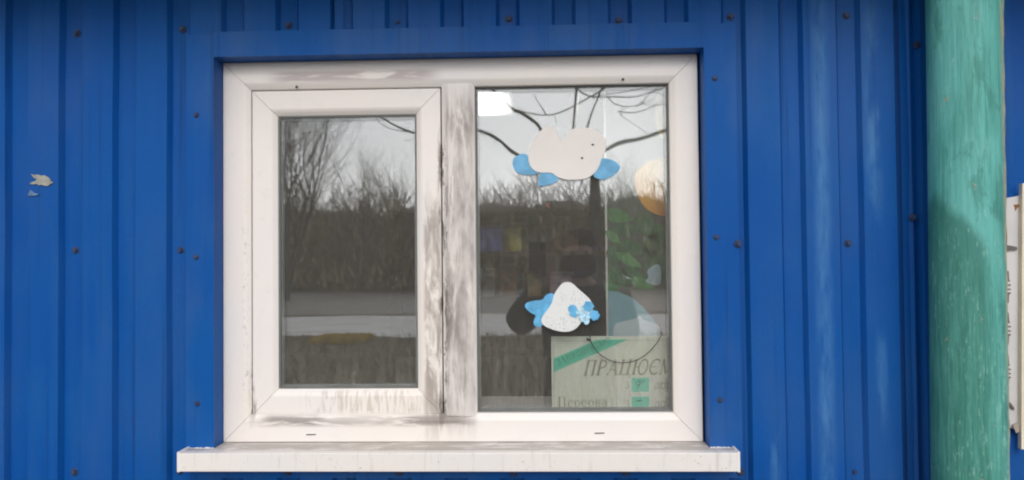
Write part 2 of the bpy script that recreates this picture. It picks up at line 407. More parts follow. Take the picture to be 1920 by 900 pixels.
def blades(name, x0, x1, y0, y1, n, h, mat, label, lean=.35, wd=.012):
    vs = []; fs = []
    for _ in range(n):
        x = rnd.uniform(x0, x1); y = rnd.uniform(y0, y1); hh = h * rnd.uniform(.4, 1.1); a = rnd.uniform(0, 6.28); w_ = wd * rnd.uniform(.6, 1.3)
        dx, dy = math.cos(a) * w_, math.sin(a) * w_; lx, ly = rnd.gauss(0, lean) * hh, rnd.gauss(0, lean) * hh
        b = len(vs)
        vs += [(x - dx, y - dy, 0), (x + dx, y + dy, 0), (x + lx * .4 + dx * .6, y + ly * .4 + dy * .6, hh * .6), (x + lx * .4 - dx * .6, y + ly * .4 - dy * .6, hh * .6), (x + lx, y + ly, hh)]
        fs += [(b, b + 1, b + 2, b + 3), (b + 3, b + 2, b + 4)]
    o = mesh_obj(name, vs, fs, mat); return tag(o, label, None, kind='stuff')
blades('grass', -4.25, -3.25, -14.3, -13.2, 2600, .13, STRAW, 'patch of straw yellow grass by the snow', wd=.02)
blades('grass', -14, 9, -14.6, -5.5, 15000, .13, WEED, 'dead brown weeds on the verge')

# low wooded ridge closing the view
V = []; Fc = []; q = random.Random(31)
for i in range(241):
    x = -120 + i; h = 6.6 + .35 * math.sin(x * .07) + .25 * math.sin(x * .9) + q.uniform(-.3, .3)
    V += [(x, -62, -.2), (x, -72, h), (x, -100, h + .2), (x, -140, -.2)]
for i in range(240):
    for j in range(3): Fc.append((4 * i + j, 4 * i + j + 1, 4 * i + j + 5, 4 * i + j + 4))
hl = fix_normals(mesh_obj('hill', V, Fc, mat_scrub('ridge_scrub', ((.20, .19, .16), (.30, .28, .24), (.25, .19, .16), (.36, .34, .29)), .25), None, True)); tag(hl, 'low brown ridge behind the thicket', None, kind='structure')
# ------------------------------------------------------------------ thicket and trees across the road
def shrub_mass(name, n, xr, yr, hr, mat, label, seed, kids=7, thick=.02):
    q = random.Random(seed); T = Tubes()
    for _ in range(n):
        x = q.uniform(*xr); y = q.uniform(*yr); h = q.uniform(*hr); 
        p0 = Vector((x, y, 0)); d = Vector((q.gauss(0, .16), q.gauss(0, .16), 1)).normalized()
        mid = p0 + d * h * .55; top = mid + (d + Vector((q.gauss(0, .2), q.gauss(0, .2), 0))).normalized() * h * .45
        r = thick * q.uniform(.6, 1.4)
        T.tube([p0, mid, top], [r, r * .7, r * .2], 3, False)
        for k in range(kids):
            f = q.uniform(.12, .95); s = (p0.lerp(mid, f / .55) if f < .55 else mid.lerp(top, (f - .55) / .45))
            L = h * q.uniform(.15, .42) * (1.15 - f * .6); a = q.uniform(0, 6.28)
            e = s + Vector((math.cos(a) * .6, math.sin(a) * .6, q.uniform(.4, 1.1))).normalized() * L
            T.tube([s, s.lerp(e, .5) + Vector((0, 0, .05 * L)), e], [r * .5, r * .38, r * .14], 3, False)
    o = T.build(name, mat); return tag(o, label, None, kind='stuff')
shrub_mass('thicket', 3600, (-30, 26), (-50, -40), (3.4, 6.3), TWIG, 'bare brown thicket across the road', 3, 9, .035)
def brush(name, n, xr, yr, zmax, size, mat, label, seed):
    q = random.Random(seed); V = []; Fc = []
    for _ in range(n):
        x = q.uniform(*xr); y = q.uniform(*yr); z = zmax * (1 - q.random() ** .8) * (1 + .12 * math.sin(x * 1.3) + .1 * math.sin(x * 3.1 + 1)); s_ = size * q.uniform(.4, 1.2)
        a = Vector((q.gauss(0, 1), q.gauss(0, 1), q.gauss(0, .6))).normalized() * s_; b = Vector((q.gauss(0, .4), q.gauss(0, .4), 1)).normalized() * s_ * q.uniform(.8, 2.2)
        p0 = Vector((x, y, z)); k = len(V)
        V += [p0 - a * .4, p0 + a * .4, p0 + a * .25 + b, p0 - a * .1 + b * 1.3]; Fc.append((k, k + 1, k + 2, k + 3))
    return tag(mesh_obj(name, V, Fc, mat), label, None, kind='stuff')
brush('undergrowth', 16000, (-30, 26), (-47, -39.3), 4.0, .28, TWIG2, 'low dry mottled scrub under the thicket', 4)
brush('snow', 260, (-24, 20), (-40.5, -39.0), 2.6, .13, SNOW, 'scraps of snow caught in the scrub', 6)

def grow(T, q, p, d, L, r, depth, spread=.55, up_=.15, nseg=4):
    pts = [p]; rads = [r]; cur = p.copy(); dd = d.copy()
    for i in range(nseg):
        dd = (dd + Vector((q.gauss(0, .13), q.gauss(0, .13), q.gauss(0, .09) + up_ * .25))).normalized()
        cur = cur + dd * L / nseg; pts.append(cur.copy()); rads.append(r * (1 - .55 * (i + 1) / nseg))
    T.tube(pts, rads, 6 if r > .03 else 3, False)
    if depth == 0: return
    for k in range(q.choice((3, 4, 5)) if depth > 1 else q.choice((3, 4, 5, 6))):
        i = q.uniform(.25, 1.0) * nseg; a = int(min(i, nseg - 1)); s = pts[a].lerp(pts[a + 1], i - a)
        nd = (dd + Vector((q.gauss(0, spread), q.gauss(0, spread), q.gauss(0, spread * .6) + up_))).normalized()
        grow(T, q, s, nd, L * q.uniform(.5, .78), rads[a] * q.uniform(.45, .65), depth - 1, spread, up_, nseg)
def tree(label, x, y, h, r, seed, depth=4, stems=1, group=None):
    root = empty('bare_tree', (x, y, 0)); q = random.Random(seed); TT = Tubes(); TC = Tubes()
    for s_ in range(stems):
        lean = Vector((q.gauss(0, .16), q.gauss(0, .16), 1)).normalized()
        pts = [Vector((q.gauss(0, .08), q.gauss(0, .08), -.05)) if stems > 1 else Vector((0, 0, -.05))]; rad = [r]
        for i in range(4):
            lean = (lean + Vector((q.gauss(0, .06), q.gauss(0, .06), 0))).normalized(); pts.append(pts[-1] + lean * h * .13); rad.append(r * (1 - .1 * (i + 1)))
        TT.tube(pts, rad, 8, False)
        for k in range(6):
            s = pts[2 + k % 3]; a = q.uniform(0, 6.28)
            d = Vector((math.cos(a) * .55, math.sin(a) * .55, 1)).normalized()
            grow(TC, q, s, d, h * q.uniform(.28, .42), r * .5, depth - 1, .5, .22)
    TT.build('trunk', BARK, root); TC.build('crown', BARK, root)
    return tag(root, label, 'tree', group)
tree('tall dense bare tree across the road at the left of the thicket', -10.1, -30, 8.6, .066, 5, 5, 6)
tree('slender bare sapling rising above the thicket left of centre', -8.9, -38, 6.8, .045, 8, 4, 3)
tree('small bare sapling rising above the thicket behind the sash', -7.4, -41, 7.2, .035, 9, 4, 3)
tree('thin upright bare sapling above the thicket at right', 4.6, -40, 7.0, .03, 10, 4, 3)

# the spreading tree whose low limbs hang in front of the sky
DT = 7.6                                      # metres in front of the glass
def mir(x, y, dy=0.0):
    v = at(x, y, DT + dy); return Vector((v.x, -v.y, v.z))
nt = empty('bare_tree', (mir(1122, 500).x, -DT, 0)); tag(nt, 'old bare tree with long low drooping limbs facing the kiosk window', 'tree')
fork = mir(1045, 330); o_ = (nt.location.x, -DT, 0)
TT = Tubes(); TT.tube([(mir(1122, 500).x, -DT, -.05), (mir(1120, 500).x, -DT - .02, .6), (mir(1117, 500).x, -DT, 1.5), mir(1116, 400), mir(1115, 325), mir(1070, 290, .05)], [.12, .10, .085, .075, .06, .04], 9)
TT.build('trunk', BARK, nt, org=o_)
TC = Tubes(); q = random.Random(21)
limbs = [
    ([(1045, 330), (968, 292), (930, 256), (893, 242), (840, 226), (785, 252), (745, 238), (700, 212), (690, 195)], .035, .010, -.3),
    ([(1040, 300), (1015, 237), (985, 215), (962, 205), (940, 184), (918, 162), (890, 110)], .036, .018, .2),
    ([(1050, 330), (1090, 305), (1138, 280), (1165, 265), (1205, 259), (1245, 245), (1300, 225), (1380, 190)], .040, .026, -.2),
    ([(1085, 280), (1100, 242), (1112, 205), (1125, 178), (1133, 150), (1145, 90)], .016, .010, .3),
    ([(962, 203), (985, 211), (1030, 217), (1060, 208), (1085, 194), (1105, 183), (1130, 168), (1160, 140), (1200, 90)], .010, .016, .1),
    ([(1025, 216), (1017, 202), (1007, 188), (1002, 176)], .010, .004, .1),
    ([(985, 212), (978, 204), (972, 199)], .006, .003, .1),
    ([(1082, 150), (1085, 170), (1112, 182), (1150, 180), (1190, 182), (1222, 172), (1250, 160), (1290, 130)], .014, .008, .2),
    ([(1112, 184), (1130, 176), (1170, 172), (1200, 165), (1235, 158), (1270, 150)], .010, .006, .3),
    ([(1140, 180), (1155, 196), (1185, 201), (1205, 192), (1218, 176), (1232, 164), (1245, 150)], .009, .007, .25),
    ([(1160, 208), (1185, 212), (1210, 206), (1228, 197), (1250, 193), (1290, 190)], .010, .006, .25),
    ([(1168, 216), (1163, 208), (1172, 203)], .007, .004, .25),
    ([(1195, 200), (1212, 190), (1228, 184)], .006, .003, .25),
    ([(1205, 192), (1222, 198), (1240, 190), (1252, 188)], .006, .003, .25),
    ([(1222, 172), (1236, 172), (1250, 180)], .007, .005, .25),
    ([(1165, 215), (1190, 232), (1216, 250)], .005, .004, .2),
    ([(1085, 150), (1080, 168), (1083, 178)], .012, .006, .2),
    ([(785, 252), (770, 262), (755, 262)], .006, .003, -.3),
    ([(760, 246), (735, 242), (712, 232), (702, 220)], .008, .006, -.25),
    ([(893, 242), (905, 252), (912, 262)], .005, .002, -.3),
    ([(930, 256), (926, 268), (924, 276)], .004, .002, -.3),
    ([(1045, 230), (1043, 222), (1038, 214)], .006, .003, .1),
    ([(1050, 310), (1075, 262), (1080, 200), (1082, 150), (1075, 60), (1080, -60)], .030, .020, .35),
]
for pts, r0, r1, dy in limbs:
    P = [mir(a, b, dy + q.uniform(-.04, .04)) for a, b in pts]
    # soften the corners
    for _ in range(1):
        Q = [P[0]]
        for i in range(len(P) - 1): Q += [P[i].lerp(P[i + 1], .25), P[i].lerp(P[i + 1], .75)]
        P = Q + [P[-1]]
    n_ = len(P); TC.tube(P, [(r0 + (r1 - r0) * i / (n_ - 1)) * .72 * q.uniform(.85, 1.15) for i in range(n_)], 6, False)
for a, b in ((1080, -60), (1145, 90), (890, 110), (1380, 190), (1200, 90), (1290, 130)):
    s = mir(a, b, .2)
    for k in range(3):
        grow(TC, q, s, Vector((q.gauss(0, .6), q.gauss(0, .4), .9)).normalized(), q.uniform(.8, 1.4), .02, 2, .5, .2)
TC.build('crown', BARK, nt, org=o_)

# ================================================================== KIOSK WALL
wall = empty('corrugated_wall', (0, 0, 0)); tag(wall, 'blue corrugated metal kiosk wall round the white window', 'wall')
RID, GRO = -.043, -.0300                     # ridge and groove planes
PER, G0 = .1141, .679
OX0, OX1, OZ0, OZ1 = -.500, .504, WZ - .405, WZ + .401     # trimmed opening
WT, WB = 2.46, .16
def profile(x0, x1):
    pts = [(x0, RID)]
    k0 = int(math.floor((x0 - G0) / PER)) - 1
    for k in range(k0, k0 + int((x1 - x0) / PER) + 4):
        c = G0 + k * PER
        for dx, y in ((-.0245, RID), (-.0175, GRO), (.0175, GRO), (.0245, RID)):
            if x0 < c + dx < x1: pts.append((c + dx, y))
    pts.append((x1, RID)); return pts
def wob(x, z, s):
    return (.0012 * math.sin(z * 4.1 + s * 1.7 + x * 5) + .0008 * math.sin(z * 9.3 + s * 2.9 + x * 11) + .0004 * math.sin(z * 23 + x * 19 + s))
def sheet(x0, x1, s, dy):
    pts = profile(x0, x1); V = []; Fc = []
    for i in range(len(pts) - 1):
        (xa, ya), (xb, yb) = pts[i], pts[i + 1]
        cuts = [xa] + [c for c in (OX0 - .012, OX1 + .012) if xa + 1e-6 < c < xb - 1e-6] + [xb]
        for a, b in zip(cuts[:-1], cuts[1:]):
            f = lambda x: ya + (yb - ya) * (x - xa) / (xb - xa)
            mid = (a + b) / 2
            rng = [(WB, WT)]
            if OX0 - .012 < mid < OX1 + .012: rng = [(WB, OZ0 - .012), (OZ1 + .012, WT)]
            for z0, z1 in rng:
                n = max(2, int((z1 - z0) / .06)); base = len(V)
                for j in range(n + 1):
                    z = z0 + (z1 - z0) * j / n
                    V.append((a, f(a) + dy + wob(a, z, s), z)); V.append((b, f(b) + dy + wob(b, z, s), z))
                for j in range(n): Fc.append((base + 2 * j, base + 2 * j + 1, base + 2 * j + 3, base + 2 * j + 2))
    o = mesh_obj('sheet', V, Fc, BLUE, wall, True)
    # folded cut edge at both sides so the overlap reads as sheet metal
    return o
SEAM = .913
sheet(SEAM - 2.282 - .02, SEAM - 1.141 + .0, 1, .0)
sheet(SEAM - 1.141 - .02, SEAM + .0, 2, -.0012)
sheet(SEAM - .022, SEAM + 1.141, 3, -.0030)
box('cap_strip', (SEAM - 2.3, SEAM + 1.15, -.060, -.020, WT, WT + .03), BLUE, wall)
box('plinth', (SEAM - 2.3, SEAM + 1.15, -.026, .30, .09, WB + .02), CONC, wall)

# flat flashing round the opening (flange on the sheet + return into the reveal)
TY = -.0475
def flashing(name, flange, ret):
    v = boxv(*flange) + boxv(*ret); f = BOXF + [tuple(i + 8 for i in q_) for q_ in BOXF]
    return mesh_obj(name, v, f, BLUE_TRIM, wall)
tl, tr_, tt, tb = -.558, .568, WZ + .449, WZ - .462
flashing('flashing', (tl, OX0, TY, TY + .0015, tb, tt), (OX0 - .0015, OX0, TY + .0015, .004, OZ0, OZ1 + .0015))
flashing('flashing', (OX1, tr_, TY, TY + .0015, tb, tt), (OX1, OX1 + .0015, TY + .0015, .004, OZ0, OZ1 + .0015))
flashing('flashing', (OX0, OX1, TY - .0008, TY + .0012, OZ1, tt + .004), (OX0, OX1, TY + .0012, .004, OZ1, OZ1 + .0015))
flashing('flashing', (OX0, OX1, TY - .0008, TY + .0012, tb, OZ0 - .004), (OX0, OX1, TY + .0012, .004, OZ0 - .0055, OZ0 - .004))

# screws: washer + hex head, one object each
def screw_mesh():
    bm = bmesh.new()
    bmesh.ops.create_cone(bm, cap_ends=True, segments=14, radius1=.0084, radius2=.0072, depth=.0022)
    r = bmesh.ops.create_cone(bm, cap_ends=True, segments=6, radius1=.0046, radius2=.0042, depth=.0048)
    bmesh.ops.translate(bm, vec=(0, 0, .0034), verts=r['verts'])
    bmesh.ops.rotate(bm, cent=(0, 0, 0), matrix=Matrix.Rotation(R(90), 3, 'X'), verts=bm.verts)
    me = bpy.data.meshes.new('screw'); bm.to_mesh(me); bm.free(); me.materials.append(SCREW); return me
SM = screw_mesh()
def screw(x, z, y, s=1.0):
    o = bpy.data.objects.new('screw', SM); col.objects.link(o); o.parent = wall
    o.location = (x, y, z); o.rotation_euler = (rnd.gauss(0, .05), rnd.uniform(0, 1), rnd.gauss(0, .05)); o.scale = (s, s, s)
for k in range(-15, 9, 2):
    gx = G0 + k * PER
    for zz in (.462, .003, -.452, -.9):
        if OX0 - .02 < gx < OX1 + .02 and -.42 < zz < .42: continue
        if tl < gx < tr_ and abs(zz) < .47 and zz != .462 and zz > -.46: y = TY - .0008
        elif tl < gx < tr_ and zz == -.452: y = TY - .0016
        else: y = GRO
        z_ = WZ + zz + rnd.gauss(0, .002) + (.006 if (zz == .462 and tl < gx < tr_) else 0)
        screw(gx + rnd.gauss(0, .002), z_, y - .0008)
for a, b in ((368, 216), (368, 482), (370, 757), (1340, 147), (1343, 445), (1350, 750)):
    v = at(a, b, TY); screw(v.x, v.z, TY - .0008, .72)
for a, b in ((1710, 408), (1718, 85)):
    v = at(a, b, RID); screw(v.x, v.z, RID - .0042, .9)
# paint chip at the left
def cz(a, b): return (a / 2, b / 2)
chip = [(120, 652), (131, 657), (146, 655), (158, 660), (170, 658), (181, 664), (190, 669), (193, 679), (204, 686), (192, 691), (184, 698), (170, 697), (161, 693), (150, 695), (140, 690), (128, 692), (115, 690), (122, 684), (138, 679), (141, 672), (132, 669)]
chip2 = [(108, 735), (118, 712), (130, 722), (150, 730), (135, 734)]
ce = slab('paint_chip', pix([cz(*c) for c in chip], RID), RID - .0040, RID + .0012, CHIP, wall)
slab('paint_chip', pix([cz(*c) for c in chip2], RID), RID - .0040, RID + .0012, CHIP_E, wall)

# low canopy just above the picture
CZ, CD = 2.20, .29
roof = empty('canopy', (0, -.05, CZ)); tag(roof, 'projecting canopy over the kiosk front', 'canopy')
def canopy_sheet():
    V = []; Fc = []; x = -1.9
    while x < 2.3:
        for dx, dz in ((0, 0), (.055, 0), (.06, -.015), (.105, -.015)):
            V += [(x + dx, .0, .13 + dz), (x + dx, -CD - .02, .075 + dz)]
        x += .11
    for i in range(len(V) // 2 - 1): Fc.append((2 * i, 2 * i + 1, 2 * i + 3, 2 * i + 2))
    return mesh_obj('roof_sheet', V, Fc, BLUE, roof)
canopy_sheet()
box('fascia', (-1.9, 2.3, -CD - .012, -CD, -.02, .055), BLUE, roof)
box('soffit', (-1.9, 2.3, -CD, .0, .012, .024), plain('grey_soffit', (.10, .11, .13), .8), roof)

# ================================================================== WINDOW
win = empty('window', (0, 0, WZ)); tag(win, 'white plastic two-light window with grimy mullion and opening sash', 'window')
def members(rect, prof, names, mat, parent, gap=.00045):
    """four mitred members of a frame; prof = (inset, depth) section"""
    x0, x1, z0, z1 = rect; out = []
    for side in range(4):
        V = []
        for t, y in prof:
            if side == 0: a, b = (x0 + t + gap, y, z1 - t), (x1 - t - gap, y, z1 - t)
            elif side == 1: a, b = (x1 - t - gap, y, z0 + t), (x0 + t + gap, y, z0 + t)
            elif side == 2: a, b = (x0 + t, y, z0 + t + gap), (x0 + t, y, z1 - t - gap)
            else: a, b = (x1 - t, y, z1 - t - gap), (x1 - t, y, z0 + t + gap)
            V += [a, b]
        n = len(prof); Fc = [(2 * i, 2 * i + 1, 2 * ((i + 1) % n) + 1, 2 * ((i + 1) % n)) for i in range(n)]
        Fc += [tuple(2 * i for i in range(n)), tuple(2 * i + 1 for i in range(n))[::-1]]
        o = mesh_obj(names[0 if side < 2 else 1], V, Fc, mat, parent); fix_normals(o); out.append(o)
    return out
frame = empty('frame', (0, 0, 0)); frame.parent = win
FP = [(0, .06), (0, .0022), (.0007, .0007), (.0022, 0), (.0435, 0), (.046, .0005), (.050, .0022), (.056, .0058), (.0578, .0072), (.0585, .009), (.0585, .06)]
members((-.5, .5, -.401, .401), FP, ('frame_rail', 'frame_stile'), PVC, frame)
# mullion
MP = [(-.035, .06), (-.035, .009), (-.0343, .0072), (-.0325, .0058), (-.0265, .0022), (-.0225, .0005), (-.020, 0), (.020, 0), (.0225, .0005), (.0265, .0022), (.0325, .0058), (.0343, .0072), (.035, .009), (.035, .06)]
V = [(x, y, z) for x, y in MP for z in (-.3475, .3475)]
n = len(MP); Fc = [(2 * i, 2 * i + 1, 2 * ((i + 1) % n) + 1, 2 * ((i + 1) % n)) for i in range(n)] + [tuple(2 * i for i in range(n)), tuple(2 * i + 1 for i in range(n))[::-1]]
fix_normals(mesh_obj('mullion', V, Fc, PVC, win))
# opening sash
sash = empty('sash', (0, 0, 0)); sash.parent = win; sash['label'] = 'opening sash with grimy closing stile'
SR = (-.4395, -.0375, -.3445, .3400)
SP = [(0, .055), (0, .0085), (.0006, .0070), (.002, .0063), (.038, .0063), (.041, .0070), (.045, .0092), (.0515, .0150), (.0525, .0165), (.0525, .055)]
members(SR, SP, ('sash_rail', 'sash_stile'), PVC, sash)
GP = [(0, .0235), (0, .0185), (.001, .0175), (.0035, .0180), (.004, .0200), (.004, .0235)]
SG = (SR[0] + .0525, SR[1] - .0525, SR[2] + .0525, SR[3] - .0525)
FG = (.035, .4415, -.3425, .3425)
members(SG, GP, ('gasket', 'gasket'), GASKET, sash, 0)
fg = empty('fixed_light', (0, 0, 0)); fg.parent = win
members(FG, GP, ('gasket', 'gasket'), GASKET, fg, 0)
PP = [(.0, .038), (.0, .0265), (.0065, .0265), (.0065, .038)]
members(SG, PP, ('spacer', 'spacer'), SPACER, sash, 0); members(FG, PP, ('spacer', 'spacer'), SPACER, fg, 0)
def pane(rect, y, th, par, tilt):
    x0, x1, z0, z1 = rect; e = .0005
    v = boxv(x0 + e, x1 - e, y, y + th, z0 + e, z1 - e)
    zc = (z0 + z1) / 2
    v = [(a, b + (c - zc) * tilt[0] + (a - (x0 + x1) / 2) * tilt[1], c) for a, b, c in v]
    return mesh_obj('pane', v, BOXF, GLASS, par)
pane(SG, .0215, .004, sash, (0, 0)); pane(SG, .0395, .004, sash, (.0004, -.0003))
pane(FG, .0215, .004, fg, (0, 0)); pane(FG, .0395, .004, fg, (-.0010, .0004))
# drain slots in the lower rail and fixing holes in the top rail
def drain(x, z, rz):
    o = slab('drain_slot', [(x - .013, z - .0018), (x - .011, z - .003), (x + .011, z - .003), (x + .013, z - .0018), (x + .013, z + .0018), (x + .011, z + .003), (x - .011, z + .003), (x - .013, z + .0018)], -.0008, .002, PVC, win)
    slab('slot', [(x - .009, z - .0012), (x + .011, z - .0006), (x + .011, z + .0016), (x - .009, z + .0012)], -.0011, .001, DARKHOLE, o)
drain(-.314, -.385, 0); drain(.287, -.383, 0)
for a, b in ((556, 163), (1168, 149)):
    v = at(a, b, 0); slab('fixing_hole', [(v.x + .0028 * math.cos(k * .785), v.z - WZ + .0028 * math.sin(k * .785)) for k in range(8)], -.0005, .001, DARKHOLE, win)
# outside sill: sloped tray with a folded lip, notched round the reveal
sf, st, sth = -.092, -.4010, .0352
def sill_mesh():
    bm = bmesh.new()
    # plan outline, back to front
    outl = [(-.4985, .0), (.5025, .0), (.5025, -.0485), (.5485, -.0485), (.5485, sf), (-.5515, sf), (-.5515, -.0485), (-.4985, -.0485)]
    zt = lambda y: st + y * .010
    tv = [bm.verts.new((x, y, zt(y))) for x, y in outl]; bv = [bm.verts.new((x, y, zt(y) - .0025)) for x, y in outl]
    bm.faces.new(tv); bm.faces.new(bv[::-1])
    for i in range(8): bm.faces.new((tv[i], bv[i], bv[(i + 1) % 8], tv[(i + 1) % 8]))
    bmesh.ops.recalc_face_normals(bm, faces=bm.faces)
    bmesh.ops.triangulate(bm, faces=[f for f in bm.faces if len(f.verts) > 4])
    me = bpy.data.meshes.new('sill'); bm.to_mesh(me); bm.free(); me.materials.append(SILL); return me
so = bpy.data.objects.new('sill', sill_mesh()); col.objects.link(so); so.parent = win
zt = st + sf * .010
lip = box('sill_lip', (-.5522, .5492, sf - .003, sf + .020, zt - sth, zt + .0012), SILL, so, .0016)
ec = plain('sill_end_cap_white', (.86, .83, .81), .4, .03)
box('end_cap', (-.5545, -.5500, sf - .0035, -.0465, zt - sth - .001, zt + .0035), ec, so, .0008)
box('end_cap', (.5470, .5515, sf - .0035, -.0465, zt - sth - .001, zt + .0035), ec, so, .0008)
# ragged bead of sealant where the horns meet the flashing
def bead(name, x0, x1, y, z, par, n=22, r=.0016, seed=3):
    q = random.Random(seed); T = Tubes()
    T.tube([(x0 + (x1 - x0) * i / n, y, z + q.uniform(-.0007, .0012)) for i in range(n + 1)], [r * q.uniform(.5, 1.4) for _ in range(n + 1)], 6)
    T.build(name, plain('white_sealant', (.78, .77, .76), .5), par)
bead('sealant', -.5485, -.500, -.0483, st - .0010, so, seed=4); bead('sealant', .504, .5460, -.0483, st - .0010, so, seed=5)

# ================================================================== GREEN POST
PC = at(1811.5, 450, -.135)
post = empty('green_post', (PC.x, -.135, 0)); tag(post, 'thick round post in weathered green paint right of the window', 'post')
V = []; Fc = []; NS = 48; zs = [.09 + i * (2.19 - .09) / 60 for i in range(61)]; PR = .0640
lean = .011
for z in zs:
    for j in range(NS):
        a = 2 * math.pi * j / NS
        r = PR * (1 + .006 * math.sin(3 * a + z * 2) + .004 * math.sin(7 * z + 2 * a))
        V.append((r * math.cos(a) + lean * (z - WZ), r * math.sin(a), z))
for i in range(len(zs) - 1):
    for j in range(NS): Fc.append((i * NS + j, i * NS + (j + 1) % NS, (i + 1) * NS + (j + 1) % NS, (i + 1) * NS + j))
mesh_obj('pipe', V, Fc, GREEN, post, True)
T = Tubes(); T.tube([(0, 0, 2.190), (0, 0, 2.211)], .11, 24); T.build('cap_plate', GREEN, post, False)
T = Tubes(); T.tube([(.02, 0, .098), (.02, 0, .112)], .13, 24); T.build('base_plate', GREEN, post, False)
# long seam bead down the right flank
T = Tubes(); q = random.Random(9)
T.tube([(PR * .995 * math.cos(-.38) + lean * (z - WZ) + q.gauss(0, .0004), PR * .995 * math.sin(-.38), z) for z in [1.0 + i * .02 for i in range(58)]], [.0022 * q.uniform(.5, 1.2) for _ in range(58)], 6)
def mat_seam():
    t = NT('peeling_seam'); o = t.obj(); f = t.noise(t.scale(o, 30, 30, 24), 1.0, 5, .7)
    c = t.mix(t.ramp(f, .4, .6), (.40, .42, .30), (.24, .15, .07)); return t.bsdf(c, .8)
T.build('seam', mat_seam(), post)

# ================================================================== WHITE NOTICE PANEL behind the post
BY = -.056
nb = empty('notice_panel', (1.13, BY, WZ)); tag(nb, 'white metal notice panel with black lettering, half hidden behind green post', 'notice panel')
O = (1.13, BY, WZ)
outl = pix([(1862, 376), (1917, 366), (1990, 352), (1990, 830), (1918, 812), (1917, 795), (1904, 806), (1896, 802), (1885, 800), (1862, 806)], BY)
slab('board', outl, BY, BY + .010, WHITEP, nb, O)
slab('edge_strip', pix([(1916, 344), (1926, 343), (1924, 842), (1914, 842)], BY - .010), BY - .012, BY - .0005, CREAME, nb, O)
slab('edge_strip', pix([(1988, 340), (1996, 340), (1992, 842), (1984, 842)], BY - .010), BY - .012, BY - .0005, CREAME, nb, O)
slab('torn_corner', pix([(1898, 797), (1917, 788), (1915, 806), (1905, 812)], BY - .004), BY - .006, BY - .002, plain('bent_metal_back', (.42, .36, .31), .6), nb, O)
slab('rust_mark', pix([(1900, 384), (1918, 382), (1918, 388), (1908, 389), (1903, 396), (1902, 388)], BY), BY - .0006, BY, RUST, nb, O)
slab('hinge', pix([(1882, 459), (1904, 463), (1904, 469), (1896, 468), (1884, 470)], BY), BY - .006, BY, LETTER, nb, O)
def glyphs(y0):
    for pts in ([(1888, y0), (1891, y0), (1892, y0 + 16), (1894, y0 + 20), (1886, y0 + 20), (1889, y0 + 16)],
                [(1884, y0 + 25), (1895, y0 + 25), (1895, y0 + 28), (1886, y0 + 28), (1886, y0 + 33), (1895, y0 + 33), (1895, y0 + 36), (1884, y0 + 36)],
                [(1884, y0 + 40), (1895, y0 + 40), (1895, y0 + 43), (1892, y0 + 44), (1891, y0 + 60), (1888, y0 + 60), (1888, y0 + 44), (1884, y0 + 43)]):
        slab('lettering', pix(pts, BY), BY - .0007, BY, LETTER, nb, O)
for y0 in (508, 586, 666): glyphs(y0)
slab('hinge', pix([(1885, 752), (1892, 754), (1898, 762), (1900, 768), (1896, 766), (1890, 759), (1884, 757)], BY), BY - .005, BY, LETTER, nb, O)
for a, b in ((1868, 380), (1960, 365), (1960, 815), (1868, 798)):
    v = at(a, b, BY); box('stand_off', (v.x - .012 - O[0], v.x + .012 - O[0], .010, .0295, v.z - .012 - WZ, v.z + .012 - WZ), WHITEP, nb)

# ================================================================== ROOM BEHIND THE GLASS
def struct(name, b, mat, label=None):
    o = box(name, b, mat); o['kind'] = 'structure'
    if label: o['label'] = label
    return o
RX0, RX1, RY, RZ0, RZ1 = -1.3, 2.0, 2.5, .20, WZ + .66
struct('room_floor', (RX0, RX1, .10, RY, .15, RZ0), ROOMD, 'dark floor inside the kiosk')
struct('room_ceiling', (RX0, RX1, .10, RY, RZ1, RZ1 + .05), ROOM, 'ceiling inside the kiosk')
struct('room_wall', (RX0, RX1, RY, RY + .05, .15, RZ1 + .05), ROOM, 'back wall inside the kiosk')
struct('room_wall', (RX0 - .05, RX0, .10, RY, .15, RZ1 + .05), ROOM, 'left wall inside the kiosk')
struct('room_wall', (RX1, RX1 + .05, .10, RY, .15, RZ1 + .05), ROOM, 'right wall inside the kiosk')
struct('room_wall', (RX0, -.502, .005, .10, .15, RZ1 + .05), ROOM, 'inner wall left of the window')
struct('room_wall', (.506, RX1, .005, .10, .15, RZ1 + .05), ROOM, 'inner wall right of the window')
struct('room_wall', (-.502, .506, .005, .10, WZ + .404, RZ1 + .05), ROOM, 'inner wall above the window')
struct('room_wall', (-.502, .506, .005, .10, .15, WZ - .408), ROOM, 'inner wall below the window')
ledge = box('window_board', (-.502, .506, .061, .24, WZ - .372, WZ - .3475), plain('white_board', (.70, .68, .66), .5)); tag(ledge, 'inside window board', None, kind='structure')

# ceiling light
def mat_emit(name, c, s):
    # emission fades towards the diffuser's rim to imitate a soft, bloomed edge
    t = NT(name); e = t.n('ShaderNodeEmission'); e.inputs[0].default_value = (*c, 1); x, y, z = t.xyz()
    k = t.mul(t.ramp(t.math('ABSOLUTE', t.math('SUBTRACT', x, .02)), .19, .06, .06, 1.0), t.ramp(t.math('ABSOLUTE', y), .29, .14, .06, 1.0))
    t.put(e.inputs[1], t.mul(k, s))
    t.t.links.new(e.outputs[0], t.out.inputs[0]); return t.m
cl = empty('ceiling_lamp', (-.16, 1.66, RZ1)); tag(cl, 'bright white ceiling lamp seen through top of fixed pane', 'lamp')
box('diffuser', (-.155, .205, -.28, .28, -.030, -.008), mat_emit('lamp_glow', (1, .98, .94), 9.0), cl)
box('housing', (-.165, .215, -.29, .29, -.008, -.0005), plain('lamp_white', (.8, .8, .8), .5), cl)

